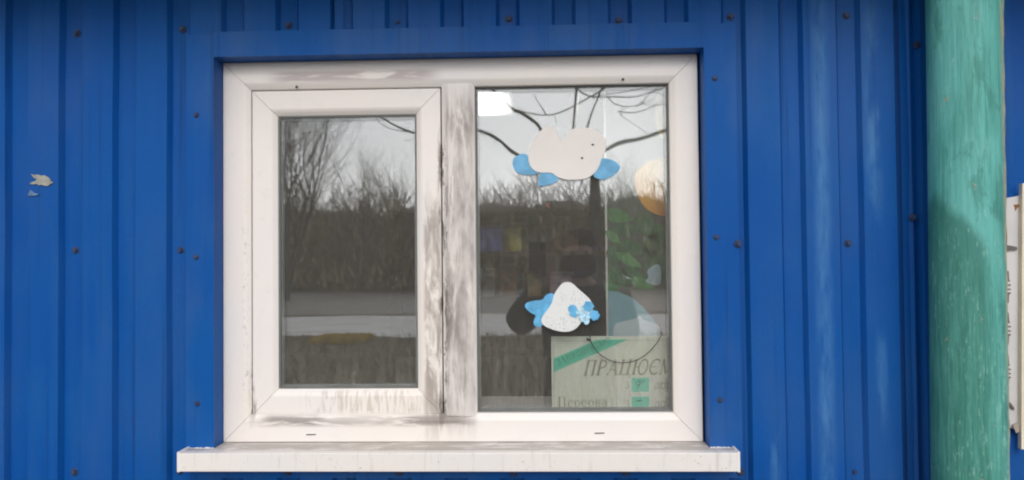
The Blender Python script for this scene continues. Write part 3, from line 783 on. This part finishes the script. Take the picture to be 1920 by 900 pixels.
# shelf unit with goods
GYY = 1.75
def gx(px_): return at(px_, 450, GYY).x
Z_A, Z_B, Z_C = at(960, 472, GYY).z, at(960, 556, GYY).z, at(960, 392, GYY).z
shf = empty('shelf_unit', (.15, GYY + .1, RZ0)); tag(shf, 'dark wooden shelf unit inside the kiosk behind the glass', 'shelf')
for z in (Z_A, Z_B, Z_C, Z_B - .25): box('shelf_board', (-.62, .50, -.16, .16, z - .018 - RZ0, z - RZ0), WOOD, shf)
for x in (-.64, .50): box('side_panel', (x, x + .02, -.17, .17, 0, 1.62), WOOD, shf)
box('back_panel', (-.62, .50, .161, .17, 0, 1.62), ROOMD, shf)
def carton(label, px_, z, wd, h, c):
    e = empty('carton', (gx(px_), GYY + rnd.uniform(.0, .05), z + .0005)); e.rotation_euler.z = rnd.gauss(0, .12); tag(e, label, 'box', 'goods on the kiosk shelves')
    box('carton_body', (-wd / 2, wd / 2, -.05, .05, 0, h * .9), plain('carton_print', tuple(min(.85, k * 3.0) for k in c), .5, .45, 22), e, .003)
    box('carton_lid', (-wd / 2 - .002, wd / 2 + .002, -.052, .052, h * .80, h * .93), plain('lid_print', tuple(min(1, k * 1.5 + .03) for k in c), .5, .3, 22), e, .002)
    return e
def bottle(label, px_, z, r, h, c):
    e = empty('bottle', (gx(px_), GYY + rnd.uniform(.0, .05), z + .0005)); tag(e, label, 'bottle', 'goods on the kiosk shelves')
    T = Tubes(); T.tube([(0, 0, 0), (0, 0, h * .62), (0, 0, h * .72), (0, 0, h * .80), (0, 0, h * .93)], [r, r, r * .7, r * .36, r * .34], 14); T.build('bottle_body', plain('bottle_tint', tuple(min(.85, k * 3.0) for k in c), .25, .2, 12), e)
    T = Tubes(); T.tube([(0, 0, h * .93), (0, 0, h)], r * .42, 12); T.build('bottle_cap', plain('cap_tint', tuple(min(1, k * 2 + .05) for k in c), .5), e, False)
    T = Tubes(); T.tube([(0, 0, h * .22), (0, 0, h * .52)], r * 1.02, 14, False); T.build('bottle_label', plain('label_tint', tuple(min(1, k + .12) for k in c[::-1]), .6, .3, 30), e)
carton('yellow carton with pale lid on the middle shelf inside', 966, Z_A, .085, .13, (.34, .26, .06))
carton('small blue carton at left of the yellow one inside', 922, Z_A, .10, .12, (.04, .05, .17))
bottle('dark green bottle beside the yellow carton inside', 1003, Z_A, .030, .20, (.03, .07, .03))
bottle('maroon bottle on the middle shelf inside', 1030, Z_A, .032, .21, (.14, .03, .03))
carton('brown carton on the middle shelf at right inside', 1062, Z_A, .10, .10, (.12, .075, .05))
carton('amber carton on the lower shelf inside', 1000, Z_B, .055, .12, (.36, .19, .04))
carton('rust red carton on the lower shelf inside', 950, Z_B, .075, .15, (.17, .06, .03))
carton('pale grey carton at left on the lower shelf inside', 906, Z_B, .08, .13, (.26, .26, .25))
bottle('pale blue bottle on the lower shelf inside', 974, Z_B, .026, .13, (.12, .16, .20))
carton('lilac carton on the lower shelf at right inside', 1055, Z_B, .10, .11, (.22, .17, .26))

bag = empty('shopping_bag', (gx(1102), GYY, Z_B + .0005)); tag(bag, 'dark navy bag at the right end of the lower shelf inside', 'bag')
NB = plain('navy_bag_cloth', (.030, .030, .12), .7, .4, 20)
V = []; Fc = []
for i, (zz, wx_, wy_) in enumerate(((0, .075, .05), (.01, .085, .058), (.08, .090, .055), (.15, .084, .042), (.20, .078, .025), (.215, .074, .018))):
    for j in range(20):
        a_ = 2 * math.pi * j / 20; ca_, sa_ = math.cos(a_), math.sin(a_)
        V.append((wx_ * math.copysign(abs(ca_) ** .6, ca_) * (1 + .03 * math.sin(5 * a_ + i)), wy_ * math.copysign(abs(sa_) ** .6, sa_), zz))
for i in range(5):
    for j in range(20): Fc.append((i * 20 + j, i * 20 + (j + 1) % 20, (i + 1) * 20 + (j + 1) % 20, (i + 1) * 20 + j))
Fc += [tuple(range(20))[::-1], tuple(range(100, 120))]
mesh_obj('bag_body', V, Fc, NB, bag, True)
for sy in (-.016, .016):
    T = Tubes(); T.tube([(.04 * math.cos(R(180 - k * 18)), sy, .205 + .075 * math.sin(R(k * 18))) for k in range(11)], .004, 6); T.build('handle', NB, bag)

# ------------------------------------------------------------------ fruit poster
PY = .105
pos = empty('fruit_poster', (.46, PY, WZ - .3475)); tag(pos, 'fruit poster with yellow fruit and green leaves standing behind right glass', 'poster')
O = (.46, PY, WZ - .3475)
def mat_poster():
    t = NT('poster_print'); o = t.obj(); x, y, z = t.xyz(); n = t.noise(o, 14, 5)
    c = t.mix(t.ramp(n, .35, .65), (.035, .085, .05), (.065, .075, .065))
    c = t.mix(t.ramp(z, .28, .20), c, t.mix(t.ramp(n, .4, .6), (.15, .105, .08), (.20, .15, .12)))
    c = t.mix(t.mul(t.ramp(z, .46, .56), .6), c, (.20, .215, .21))
    return t.bsdf(c, .45)
PRINT = mat_poster()
a = at(1138, 400, PY)
box('board', (a.x - O[0], .70 - O[0], 0, .004, .0, .80), PRINT, pos)
box('edge_strip', (a.x - .004 - O[0], a.x - O[0], -.001, .006, .0, .80), plain('white_edge', (.75, .75, .72), .5), pos)
def pp(name, px_, mat, d=.0012, it=2): return slab(name, pix(px_, PY - d), PY - d, PY - .0001, mat, pos, O, smooth_iter=it)
def mat_fruit():
    t = NT('printed_fruit'); o = t.obj(); x, y, z = t.xyz()
    c = t.mix(t.ramp(z, .62, .42), (.92, .66, .06), (.95, .42, .02))
    c = t.mix(t.mul(t.ramp(x, -.05, -.005), t.ramp(z, .47, .40)), c, (.85, .25, .12)); return t.bsdf(c, .5)
pp('printed_fruit', [(1205, 310), (1225, 298), (1260, 296), (1290, 330), (1290, 380), (1262, 405), (1235, 405), (1205, 388), (1190, 350), (1190, 325)], mat_fruit())
YEL = plain('printed_yellow', (.80, .66, .26), .5, .1, 12)
pp('printed_fruit', [(1234, 168), (1275, 165), (1275, 262), (1240, 262), (1228, 235), (1230, 195)], YEL)
LEAFS = [plain('printed_leaf_a', (.045, .21, .055), .5, .25, 30), plain('printed_leaf_b', (.03, .125, .05), .5, .25, 30), plain('printed_leaf_c', (.09, .27, .09), .5, .25, 30)]
def leaf(cx, cy, L, wd, ang, k):
    pts = []
    for i in range(10):
        u = i / 9; pts.append((u - .5, .5 * math.sin(math.pi * u ** .8)))
    pts += [(u, -v) for u, v in pts[-2:0:-1]]
    ca, sa = math.cos(R(ang)), math.sin(R(ang))
    pp('printed_leaf', [(cx + L * u * ca - wd * v * sa, cy + L * u * sa + wd * v * ca) for u, v in pts], LEAFS[k], .0006 + .0004 * k, 0)
for a in ((1160, 405, 60, 26, 15, 0), (1170, 432, 62, 24, -12, 1), (1215, 425, 70, 34, 60, 1), (1185, 465, 70, 30, 10, 1), (1180, 488, 60, 20, 30, 2), (1228, 455, 60, 36, -50, 1), (1160, 520, 55, 34, 50, 1),
          (1190, 515, 60, 26, 25, 1), (1205, 532, 48, 22, 20, 2), (1148, 480, 40, 22, 80, 1), (1232, 500, 70, 40, 80, 1), (1240, 432, 50, 22, 20, 0), (1150, 445, 40, 16, 40, 2), (1148, 545, 50, 26, 70, 0)):
    leaf(*a)
pp('printed_petal', [(1212, 508), (1224, 498), (1236, 494), (1240, 510), (1238, 536), (1222, 534), (1208, 527), (1218, 520)], plain('printed_pale_blue', (.42, .55, .66), .5), .0021, 1)
pp('printed_petal', [(1170, 516), (1180, 521), (1186, 522), (1176, 523)], plain('printed_white', (.6, .66, .66), .5), .0021, 0)
DISC = plain('printed_light_blue', (.25, .46, .54), .5, .06, 20)
pp('printed_disc', [(1141, 545), (1160, 547), (1185, 558), (1205, 575), (1222, 594), (1235, 612), (1240, 632), (1230, 660), (1141, 660)], DISC, .0022, 0)
pp('printed_highlight', [(1150, 608), (1165, 603), (1190, 598), (1200, 592), (1206, 600), (1228, 606), (1237, 612), (1238, 625), (1232, 650), (1150, 650)], plain('printed_highlight_white', (.66, .76, .82), .5, .04, 20), .0026, 1)

# ------------------------------------------------------------------ opening-hours sign
SY = .070
sg = empty('opening_hours_sign', (at(1145, 700, SY).x, SY, WZ - .3475)); tag(sg, 'cream opening-hours sign with green ribbon in bottom corner of fixed pane', 'sign')
O = (sg.location.x, SY, WZ - .3475)
Z = lambda a, b: (1000 + a / 4.5, 600 + b / 4.5)
def sp_(name, pz, mat, d, parent=None): return slab(name, pix([Z(*k) for k in pz], SY - d), SY - d, SY - .0001, mat, parent or sg, O)
b0 = at(*Z(150, 140), SY); b1 = at(*Z(150, 790), SY)
box('board', (b0.x - O[0], b0.x + .36 - O[0], 0, .004, 0, b0.z - O[2]), SIGNM, sg, .0006)
sp_('border_line', [(168, 200), (172, 200), (180, 770), (176, 770)], SIGNE, .0003); sp_('border_line', [(190, 178), (1150, 172), (1150, 168), (190, 174)], SIGNE, .0003)
rb = sp_('ribbon', [(168, 326), (540, 166), (798, 163), (168, 442)], RIBBON, .0006)
sp_('pale_area', [(700, 480), (1200, 478), (1200, 780), (700, 780)], SIGNP, .0003)  # slightly paler rectangle over the right part of the board
c1 = sp_('time_card', [(830, 490), (976, 489), (976, 604), (830, 605)], CARD, .0009); c2 = sp_('time_card', [(830, 648), (976, 646), (976, 760), (830, 762)], CARD, .0009)
sp_('time_card', [(1112, 490), (1230, 488), (1230, 604), (1112, 606)], plain('pink_card', (.74, .66, .62), .6), .0009); sp_('time_card', [(1112, 646), (1230, 645), (1230, 750), (1112, 752)], plain('pink_card_lower', (.72, .64, .60), .6), .0009)

def arc(cx, cy, rx, ry, a0, a1, n=14): return [(cx + rx * math.cos(R(a0 + (a1 - a0) * i / n)), cy + ry * math.sin(R(a0 + (a1 - a0) * i / n))) for i in range(n + 1)]
TK, TN = .15, .055
GL = {   # letter: (advance, strokes as (polyline, width)), cap height 1, serifed
 'П': (.95, [([(.18, 0), (.18, 1)], TK), ([(.68, 0), (.68, 1)], TK), ([(.05, .97), (.81, .97)], TN), ([(.05, .02), (.31, .02)], TN), ([(.55, .02), (.81, .02)], TN)]),
 'Р': (.78, [([(.18, 0), (.18, 1)], TK), (arc(.30, .73, .30, .25, 90, -90), .10), ([(.18, .98), (.32, .98)], TN), ([(.18, .48), (.32, .48)], TN), ([(.05, .02), (.31, .02)], TN)]),
 'А': (.92, [([(.12, 0), (.44, 1)], TN), ([(.44, 1), (.74, 0)], TK), ([(.24, .36), (.62, .36)], TN), ([(.02, .02), (.24, .02)], TN), ([(.60, .02), (.88, .02)], TN)]),
 'Ц': (.98, [([(.18, 0), (.18, 1)], TK), ([(.68, 0), (.68, 1)], TK), ([(.05, .03), (.88, .03)], TN), ([(.86, .03), (.86, -.2)], TN), ([(.05, .98), (.31, .98)], TN), ([(.55, .98), (.81, .98)], TN)]),
 'Ю': (1.2, [([(.18, 0), (.18, 1)], TK), ([(.18, .5), (.46, .5)], TN), (arc(.76, .5, .30, .48, 0, 360, 24), .10), ([(.05, .02), (.31, .02)], TN), ([(.05, .98), (.31, .98)], TN)]),
 'Є': (.85, [(arc(.48, .5, .36, .48, 50, 310, 20), .11), ([(.14, .5), (.55, .5)], TN), ([(.72, .70), (.72, .95)], TN)]),
 'М': (1.12, [([(.16, 0), (.16, 1)], TN), ([(.16, 1), (.52, .05)], TK), ([(.52, .05), (.88, 1)], TN), ([(.90, 0), (.90, 1)], TK), ([(.03, .02), (.29, .02)], TN), ([(.77, .02), (1.04, .02)], TN)]),
 'О': (.9, [(arc(.45, .5, .36, .48, 0, 360, 24), .11)]),
 'З': (.72, [(arc(.30, .75, .28, .23, 150, -90), .10), (arc(.30, .27, .32, .26, 90, -150), .11)]),
 'Ш': (1.3, [([(.15, 0), (.15, 1)], TK), ([(.62, 0), (.62, 1)], TK), ([(1.09, 0), (1.09, 1)], TK), ([(.05, .03), (1.2, .03)], TN)]),
 'У': (.85, [([(.10, 1), (.46, .35)], TK), ([(.78, 1), (.36, .08)], TN), ([(.36, .08), (.16, .04)], TN)]),
 'е': (.62, [(arc(.32, .33, .24, .32, 20, 320, 16), .085), ([(.09, .37), (.55, .37)], TN)]),
 'р': (.68, [([(.16, -.30), (.16, .66)], .11), (arc(.34, .33, .24, .31, 0, 360, 16), .08), ([(.04, -.30), (.28, -.30)], TN)]),
 'в': (.64, [([(.16, 0), (.16, .66)], .11), (arc(.32, .50, .17, .15, 90, -90, 8), .08), (arc(.32, .18, .21, .17, 90, -90, 8), .08), ([(.05, .02), (.34, .02)], TN), ([(.05, .64), (.34, .64)], TN), ([(.16, .35), (.34, .35)], TN)]),
 'а': (.62, [(arc(.28, .20, .19, .19, 0, 360, 14), .08), ([(.48, 0), (.48, .46)], .11), (arc(.30, .46, .18, .18, 0, 160, 8), .08)]),
 'д': (.70, [([(.20, .05), (.32, .66)], TN), ([(.54, .05), (.54, .66)], .11), ([(.30, .64), (.60, .64)], TN), ([(.05, .05), (.68, .05)], TN), ([(.07, .05), (.07, -.16)], TN), ([(.66, .05), (.66, -.16)], TN)]),
 'о': (.62, [(arc(.31, .33, .24, .32, 0, 360, 16), .09)]),
 'з': (.5, [(arc(.22, .49, .18, .15, 150, -90, 8), .08), (arc(.22, .18, .20, .17, 90, -150, 8), .085)]),
 '9': (.62, [(arc(.30, .70, .22, .26, 0, 360, 16), .08), ([(.52, .70), (.46, .3), (.28, .0)], .08)]),
 '0': (.6, [(arc(.28, .5, .22, .45, 0, 360, 16), .08)]),
 '1': (.5, [([(.25, 0), (.25, 1)], TK), ([(.25, 1), (.10, .82)], TN), ([(.10, .02), (.40, .02)], TN)]),
 '-': (.6, [([(.05, .45), (.55, .48)], .10)]),
}
def text(name, s, org, h, slope, shear, mat, d, parent, track=0.0, wx=1.0, bold=1.0):
    """org/h in the sign's close-up units; built as flat print on the board"""
    V = []; Fc = []; pen = 0.0; ca, sa = math.cos(R(slope)), math.sin(R(slope))
    def P(u, v):
        u2 = (u * wx + v * shear) * h; v2 = v * h
        zx, zy = org[0] + u2 * ca - v2 * sa, org[1] - (u2 * sa + v2 * ca)
        p_ = at(*Z(zx, zy), SY - d); return (p_.x - O[0], -d, p_.z - O[2])
    k = 0
    for chr_ in s:
        if chr_ == ' ': pen += .5; continue
        adv, strokes = GL[chr_]
        for pl, wd in strokes:
            wd *= bold; k += 1
            L = [Vector(a_) for a_ in pl]; base = len(V); e = .00002 * (k % 4)
            for i, a_ in enumerate(L):
                t_ = (L[min(i + 1, len(L) - 1)] - L[max(i - 1, 0)]); t_ = t_.normalized() if t_.length else Vector((1, 0)); n_ = Vector((-t_.y, t_.x)) * wd / 2
                for sgn in (1, -1):
                    x_, y_, z_ = P(pen + a_.x + n_.x * sgn, a_.y + n_.y * sgn); V.append((x_, y_ - e, z_))
            for i in range(len(L) - 1): Fc.append((base + 2 * i, base + 2 * i + 1, base + 2 * i + 3, base + 2 * i + 2))
        pen += adv + track
    return mesh_obj(name, V, Fc, mat, parent)
text('lettering', 'ПРАЦЮЄМО', (415, 470), 130, 1.0, .26, INK, .0007, sg, -.06, .92, 1.0)
text('lettering', 'Перерва', (205, 732), 84, .6, 0, INKL, .0007, sg, .02, 1.02, 1.0)
text('lettering', 'ЗАПРОШУЄМО', (205, 388), 52, 23.5, .1, INKG, .0010, rb, .05, .98, 1.1)
text('lettering', 'З', (772, 578), 58, 0, 0, INKL, .0007, sg); text('lettering', 'З', (772, 735), 58, 0, 0, INKL, .0007, sg)
text('lettering', 'до', (1015, 580), 78, 0, 0, INKL, .0007, sg); text('lettering', 'до', (1015, 735), 78, 0, 0, INKL, .0007, sg)
text('lettering', '9', (855, 580), 66, 0, .2, INKD, .0012, c1); text('lettering', '00', (900, 540), 32, 6, .2, INKD, .0012, c1)
text('lettering', '-', (868, 722), 85, 3, 0, INKD, .0012, c2, bold=1.2); text('lettering', '1', (1120, 580), 56, 0, 0, INKD, .0012, sg)

# black cord hanging in front of the sign
Z2 = lambda a, b: (920 + a / 4.5, 500 + b / 4.5)
CY = .058
cpts = [(838, 560), (836, 585), (846, 640), (880, 700), (950, 765), (1040, 805), (1130, 815), (1230, 795), (1330, 730), (1400, 650), (1437, 590), (1440, 545), (1425, 500)]
P = [at(*Z2(*c), CY) for c in cpts]
for _ in range(2):
    Q = [P[0]]
    for i in range(len(P) - 1): Q += [P[i].lerp(P[i + 1], .25), P[i].lerp(P[i + 1], .75)]
    P = Q + [P[-1]]
co = empty('black_cord', (P[0].x, CY, P[-1].z)); tag(co, 'thin black cord looping in front of the opening-hours sign', 'cord')
T = Tubes(); T.tube([p_ - co.location for p_ in P], .0011, 8); T.build('loop', CORD, co)
T = Tubes(); k0 = at(*Z2(808, 606), CY) - co.location; k1 = at(*Z2(850, 630), CY) - co.location; T.tube([k0, k0.lerp(k1, .3), k0.lerp(k1, .7), k1], [.0018, .0030, .0024, .0012], 8); T.build('knot', CORD, co)

# ------------------------------------------------------------------ paper decorations stuck on the glass
GY = .0205
def deco(name, label, Zf, org_px):
    v = at(*org_px, GY); e = empty(name, (v.x, GY, v.z)); tag(e, label, 'decoration', 'decorations stuck on the window glass'); return e, (v.x, GY, v.z)
Z1 = lambda a, b: (880 + a / 4.5, 150 + b / 4.5)
dc, O = deco('cloud_decoration', 'plain white cloud decoration with three blue wings on upper fixed pane', Z1, (1060, 300))
def dp(name, pts, Zf, y0, y1, mat, par, it=2, bev=0.0): return slab(name, pix([Zf(*k) for k in pts], y0), y0, y1, mat, par, O, bev, it)
dp('cloud', [(655, 385), (600, 428), (550, 490), (510, 560), (494, 620), (500, 690), (520, 740), (570, 780), (640, 782), (700, 782), (730, 812), (790, 837), (870, 845), (960, 838), (1020, 817), (1070, 772), (1100, 720), (1115, 660), (1145, 600), (1158, 550), (1152, 500), (1120, 458), (1080, 425), (1020, 408), (960, 402), (885, 408), (838, 432), (815, 470), (790, 500), (770, 512), (752, 480), (735, 440), (715, 400), (690, 385)], Z1, GY - .0040, GY - .0021, PAPERW, dc, 2, .0004)
dp('wing', [(400, 640), (440, 622), (488, 622), (520, 680), (560, 740), (600, 790), (500, 802), (430, 795), (380, 760), (362, 710), (370, 665)], Z1, GY - .0019, GY + .0004, PAPERB, dc, 1, .0003)
dp('wing', [(600, 785), (650, 767), (700, 772), (745, 810), (752, 850), (690, 880), (620, 893), (578, 891), (582, 830)], Z1, GY - .0019, GY + .0004, PAPERB, dc, 1, .0003)
dp('wing', [(1090, 655), (1180, 665), (1240, 690), (1282, 735), (1250, 780), (1180, 830), (1110, 842), (1040, 815), (1060, 760), (1080, 700)], Z1, GY - .0019, GY + .0004, PAPERB, dc, 1, .0003)
dp('speck', [(1025, 545), (1042, 536), (1058, 546), (1042, 556)], Z1, GY - .0046, GY - .0039, SPECK, dc, 1); dp('speck', [(938, 660), (950, 648), (965, 656), (954, 670)], Z1, GY - .0046, GY - .0039, SPECK, dc, 1)
for k in ((560, 610), (800, 700)):
    pass
dl, O = deco('flower_decoration', 'lacy white rounded decoration with blue leaf and blue flowers on lower fixed pane', Z2, (1065, 590))
dp('blue_leaf', [(285, 325), (310, 300), (370, 287), (440, 283), (462, 242), (498, 224), (535, 228), (560, 300), (520, 370), (480, 420), (455, 470), (432, 502), (395, 512), (360, 490), (365, 445), (385, 412), (340, 392), (300, 360)], Z2, GY - .0019, GY + .0004, PAPERB2, dl, 1, .0003)
dp('bell', [(640, 127), (690, 138), (740, 188), (800, 238), (850, 288), (866, 350), (850, 400), (780, 440), (752, 490), (710, 532), (650, 553), (570, 546), (490, 521), (440, 492), (422, 450), (450, 400), (490, 350), (520, 300), (530, 240), (570, 180), (600, 143)], Z2, GY - .0040, GY - .0021, LACE, dl, 2, .0004)
def flower(cx, cy, r, mat, y, n=7, seed=1):
    q = random.Random(seed); pts = []
    for i in range(n * 6):
        a_ = 2 * math.pi * i / (n * 6); rr = r * (.92 + .08 * math.cos(n * a_)) * q.uniform(.95, 1.05); pts.append((cx + rr * math.cos(a_), cy + rr * math.sin(a_)))
    dp('flower', pts, Z2, y - .0016, y, mat, dl, 0, .0003)
PALE = plain('pale_flower_foam', (.42, .66, .82), .8, .25, 160)
flower(690, 358, 40, PAPERB2, GY - .0042, 9, 11); flower(705, 385, 46, PAPERB2, GY - .0044, 5, 1); flower(790, 352, 30, PALE, GY - .0043, 5, 12); flower(825, 335, 48, PAPERB2, GY - .0046, 6, 2); flower(876, 412, 46, PAPERB2, GY - .0050, 7, 3)
flower(795, 425, 52, PALE, GY - .0058, 8, 4); flower(808, 468, 24, PALE, GY - .0055, 6, 5); flower(740, 385, 24, PALE, GY - .0062, 6, 6)
# narrow slanted white strip added behind the glass
tp = slab('white_strip', pix([(1083, 150), (1091, 150), (1083, 205), (1078, 250), (1074, 250), (1080, 195)], .050), .050, .0503, plain('strip_white', (.92, .92, .9), .5)); tag(tp, 'narrow white strip hanging inside top of fixed pane', 'tape')

# ================================================================== PERSON taking the picture (seen only in the glass)
px_, py_ = CAM.x + .17, CAM.y - .42
per = empty('person', (px_, py_, 0)); tag(per, 'person in dark navy hooded coat holding up a phone, mirrored in the glass', 'person')
def skin(name, verts, edges, rads, mat, root=0, lev=2):
    me = bpy.data.meshes.new(name); me.from_pydata(verts, edges, []); me.update()
    o = bpy.data.objects.new(name, me); col.objects.link(o); o.parent = per
    mo = o.modifiers.new('skin', 'SKIN'); mo.use_smooth_shade = True
    sv = me.skin_vertices[0].data
    for i, r in enumerate(rads):
        sv[i].radius = r if isinstance(r, tuple) else (r, r); sv[i].use_root = (i == root)
    ss = o.modifiers.new('sub', 'SUBSURF'); ss.levels = lev; ss.render_levels = lev
    me.materials.append(mat); return o
NAVY = plain('navy_coat', (0.012, 0.013, 0.026), .85, .3, 9); SKINM = plain('skin', (.45, .29, .22), .6, .05); DENIM = plain('dark_trousers', (.015, .016, .022), .9, .2); BOOT = plain('black_boot', (.012, .012, .012), .6); HAT = plain('dark_knit_hat', (.02, .018, .02), .95, .2, 60)
HL = Vector((-.185, .355, 1.45)); HR = Vector((-.14, .35, 1.43))       # wrists
ELb, ERb = Vector((-.285, .10, 1.25)), Vector((.22, .10, 1.17))
vb = [(0, 0, .92), (0, 0, 1.10), (0, .005, 1.28), (0, 0, 1.39), (0, .015, 1.465), (0, .035, 1.53), (0, .03, 1.60), (0, .02, 1.665),
      (-.17, 0, 1.345), ELb, HL, (.17, 0, 1.345), ERb, HR, (-.09, 0, .88), (-.10, .01, .48), (-.10, -.01, .06), (.09, 0, .88), (.10, .01, .48), (.10, -.01, .06), (-.10, .13, .03), (.10, .13, .03)]
eb = [(0, 1), (1, 2), (2, 3), (3, 4), (4, 5), (5, 6), (6, 7), (3, 8), (8, 9), (9, 10), (3, 11), (11, 12), (12, 13), (0, 14), (14, 15), (15, 16), (0, 17), (17, 18), (18, 19), (16, 20), (19, 21)]
rb_ = [(.14, .10), (.13, .10), (.15, .11), (.10, .08), .052, (.062, .075), (.075, .092), (.055, .07), .055, .042, .028, .055, .042, .028, .085, .06, .045, .085, .06, .045, .03, .03]
body = skin('body', [tuple(v) for v in vb], eb, rb_, SKINM)
vc = [(0, 0, .80), (0, 0, 1.0), (0, 0, 1.15), (0, .005, 1.29), (0, 0, 1.40), (0, .005, 1.45), (-.19, 0, 1.35), ELb, ELb.lerp(HL, .5), HL - Vector((0, .045, .03)), (.19, 0, 1.35), ERb, ERb.lerp(HR, .5), HR - Vector((0, .045, .03))]
skin('coat', [tuple(v) for v in vc], [(0, 1), (1, 2), (2, 3), (3, 4), (4, 5), (4, 6), (6, 7), (7, 8), (8, 9), (4, 10), (10, 11), (11, 12), (12, 13)], [(.20, .155), (.185, .15), (.185, .145), (.20, .15), (.15, .12), (.11, .10), .085, .078, .062, .045, .085, .078, .062, .045], NAVY)
skin('trousers', [(0, 0, .90), (-.09, 0, .86), (-.10, .01, .48), (-.10, -.01, .12), (.09, 0, .86), (.10, .01, .48), (.10, -.01, .12)], [(0, 1), (1, 2), (2, 3), (0, 4), (4, 5), (5, 6)], [(.13, .11), .105, .08, .065, .105, .08, .065], DENIM)
for s in (-1, 1): skin('boot', [(s * .10, -.03, .05), (s * .10, -.02, .16), (s * .10, .08, .045), (s * .10, .17, .04)], [(0, 1), (0, 2), (2, 3)], [.05, .055, .048, .040], BOOT)
skin('hat', [(0, .012, 1.585), (0, .01, 1.65), (0, .005, 1.70)], [(0, 1), (1, 2)], [(.112, .128), (.10, .116), (.05, .06)], HAT)
skin('scarf', [(0, .02, 1.46), (0, .035, 1.52), (0, .035, 1.585)], [(0, 1), (1, 2)], [(.09, .09), (.098, .118), (.092, .112)], HAT)
skin('hood', [(-.10, -.05, 1.42), (0, -.10, 1.44), (.10, -.05, 1.42)], [(0, 1), (1, 2)], [.05, .07, .05], NAVY)
for wr, sgn in ((HL, 1), (HR, -1)):
    vv = [tuple(wr), tuple(wr + Vector((0, .01, .045))), tuple(wr + Vector((0, .012, .075)))]; ee = [(0, 1), (1, 2)]; rr = [.024, (.034, .016), (.032, .013)]
    for k, L in enumerate((.062, .070, .066, .052)):
        b = len(vv); ox = (-.027 + k * .018) * sgn
        vv += [tuple(wr + Vector((ox, .012, .085))), tuple(wr + Vector((ox, .004, .085 + L * .5))), tuple(wr + Vector((ox + .006 * sgn, -.012, .085 + L * .85)))]
        ee += [(2, b), (b, b + 1), (b + 1, b + 2)]; rr += [.009, .0085, .007]
    b = len(vv); vv += [tuple(wr + Vector((.036 * sgn, 0, .05))), tuple(wr + Vector((.050 * sgn, -.006, .085)))]; ee += [(1, b), (b, b + 1)]; rr += [.011, .009]
    skin('hand', vv, ee, rr, SKINM, 0, 1)
for s in (-1, 1):
    o_e = skin('eye', [(s * .032, .118, 1.575), (s * .032, .121, 1.575)], [(0, 1)], [.011, .010], plain('eye_dark', (.03, .025, .02), .3), 0, 1)
ph = empty('phone', (CAM.x - .02, CAM.y - .030, CAM.z - .075)); tag(ph, 'dark phone held up by the person in the glass', 'phone')
box('phone_body', (-.036, .036, -.006, .002, 0, .150), plain('phone_black', (.02, .02, .022), .3), ph, .0015)
box('camera_bump', (-.030, -.010, .002, .004, .115, .145), plain('phone_lens', (.01, .01, .012), .15), ph, .0008)
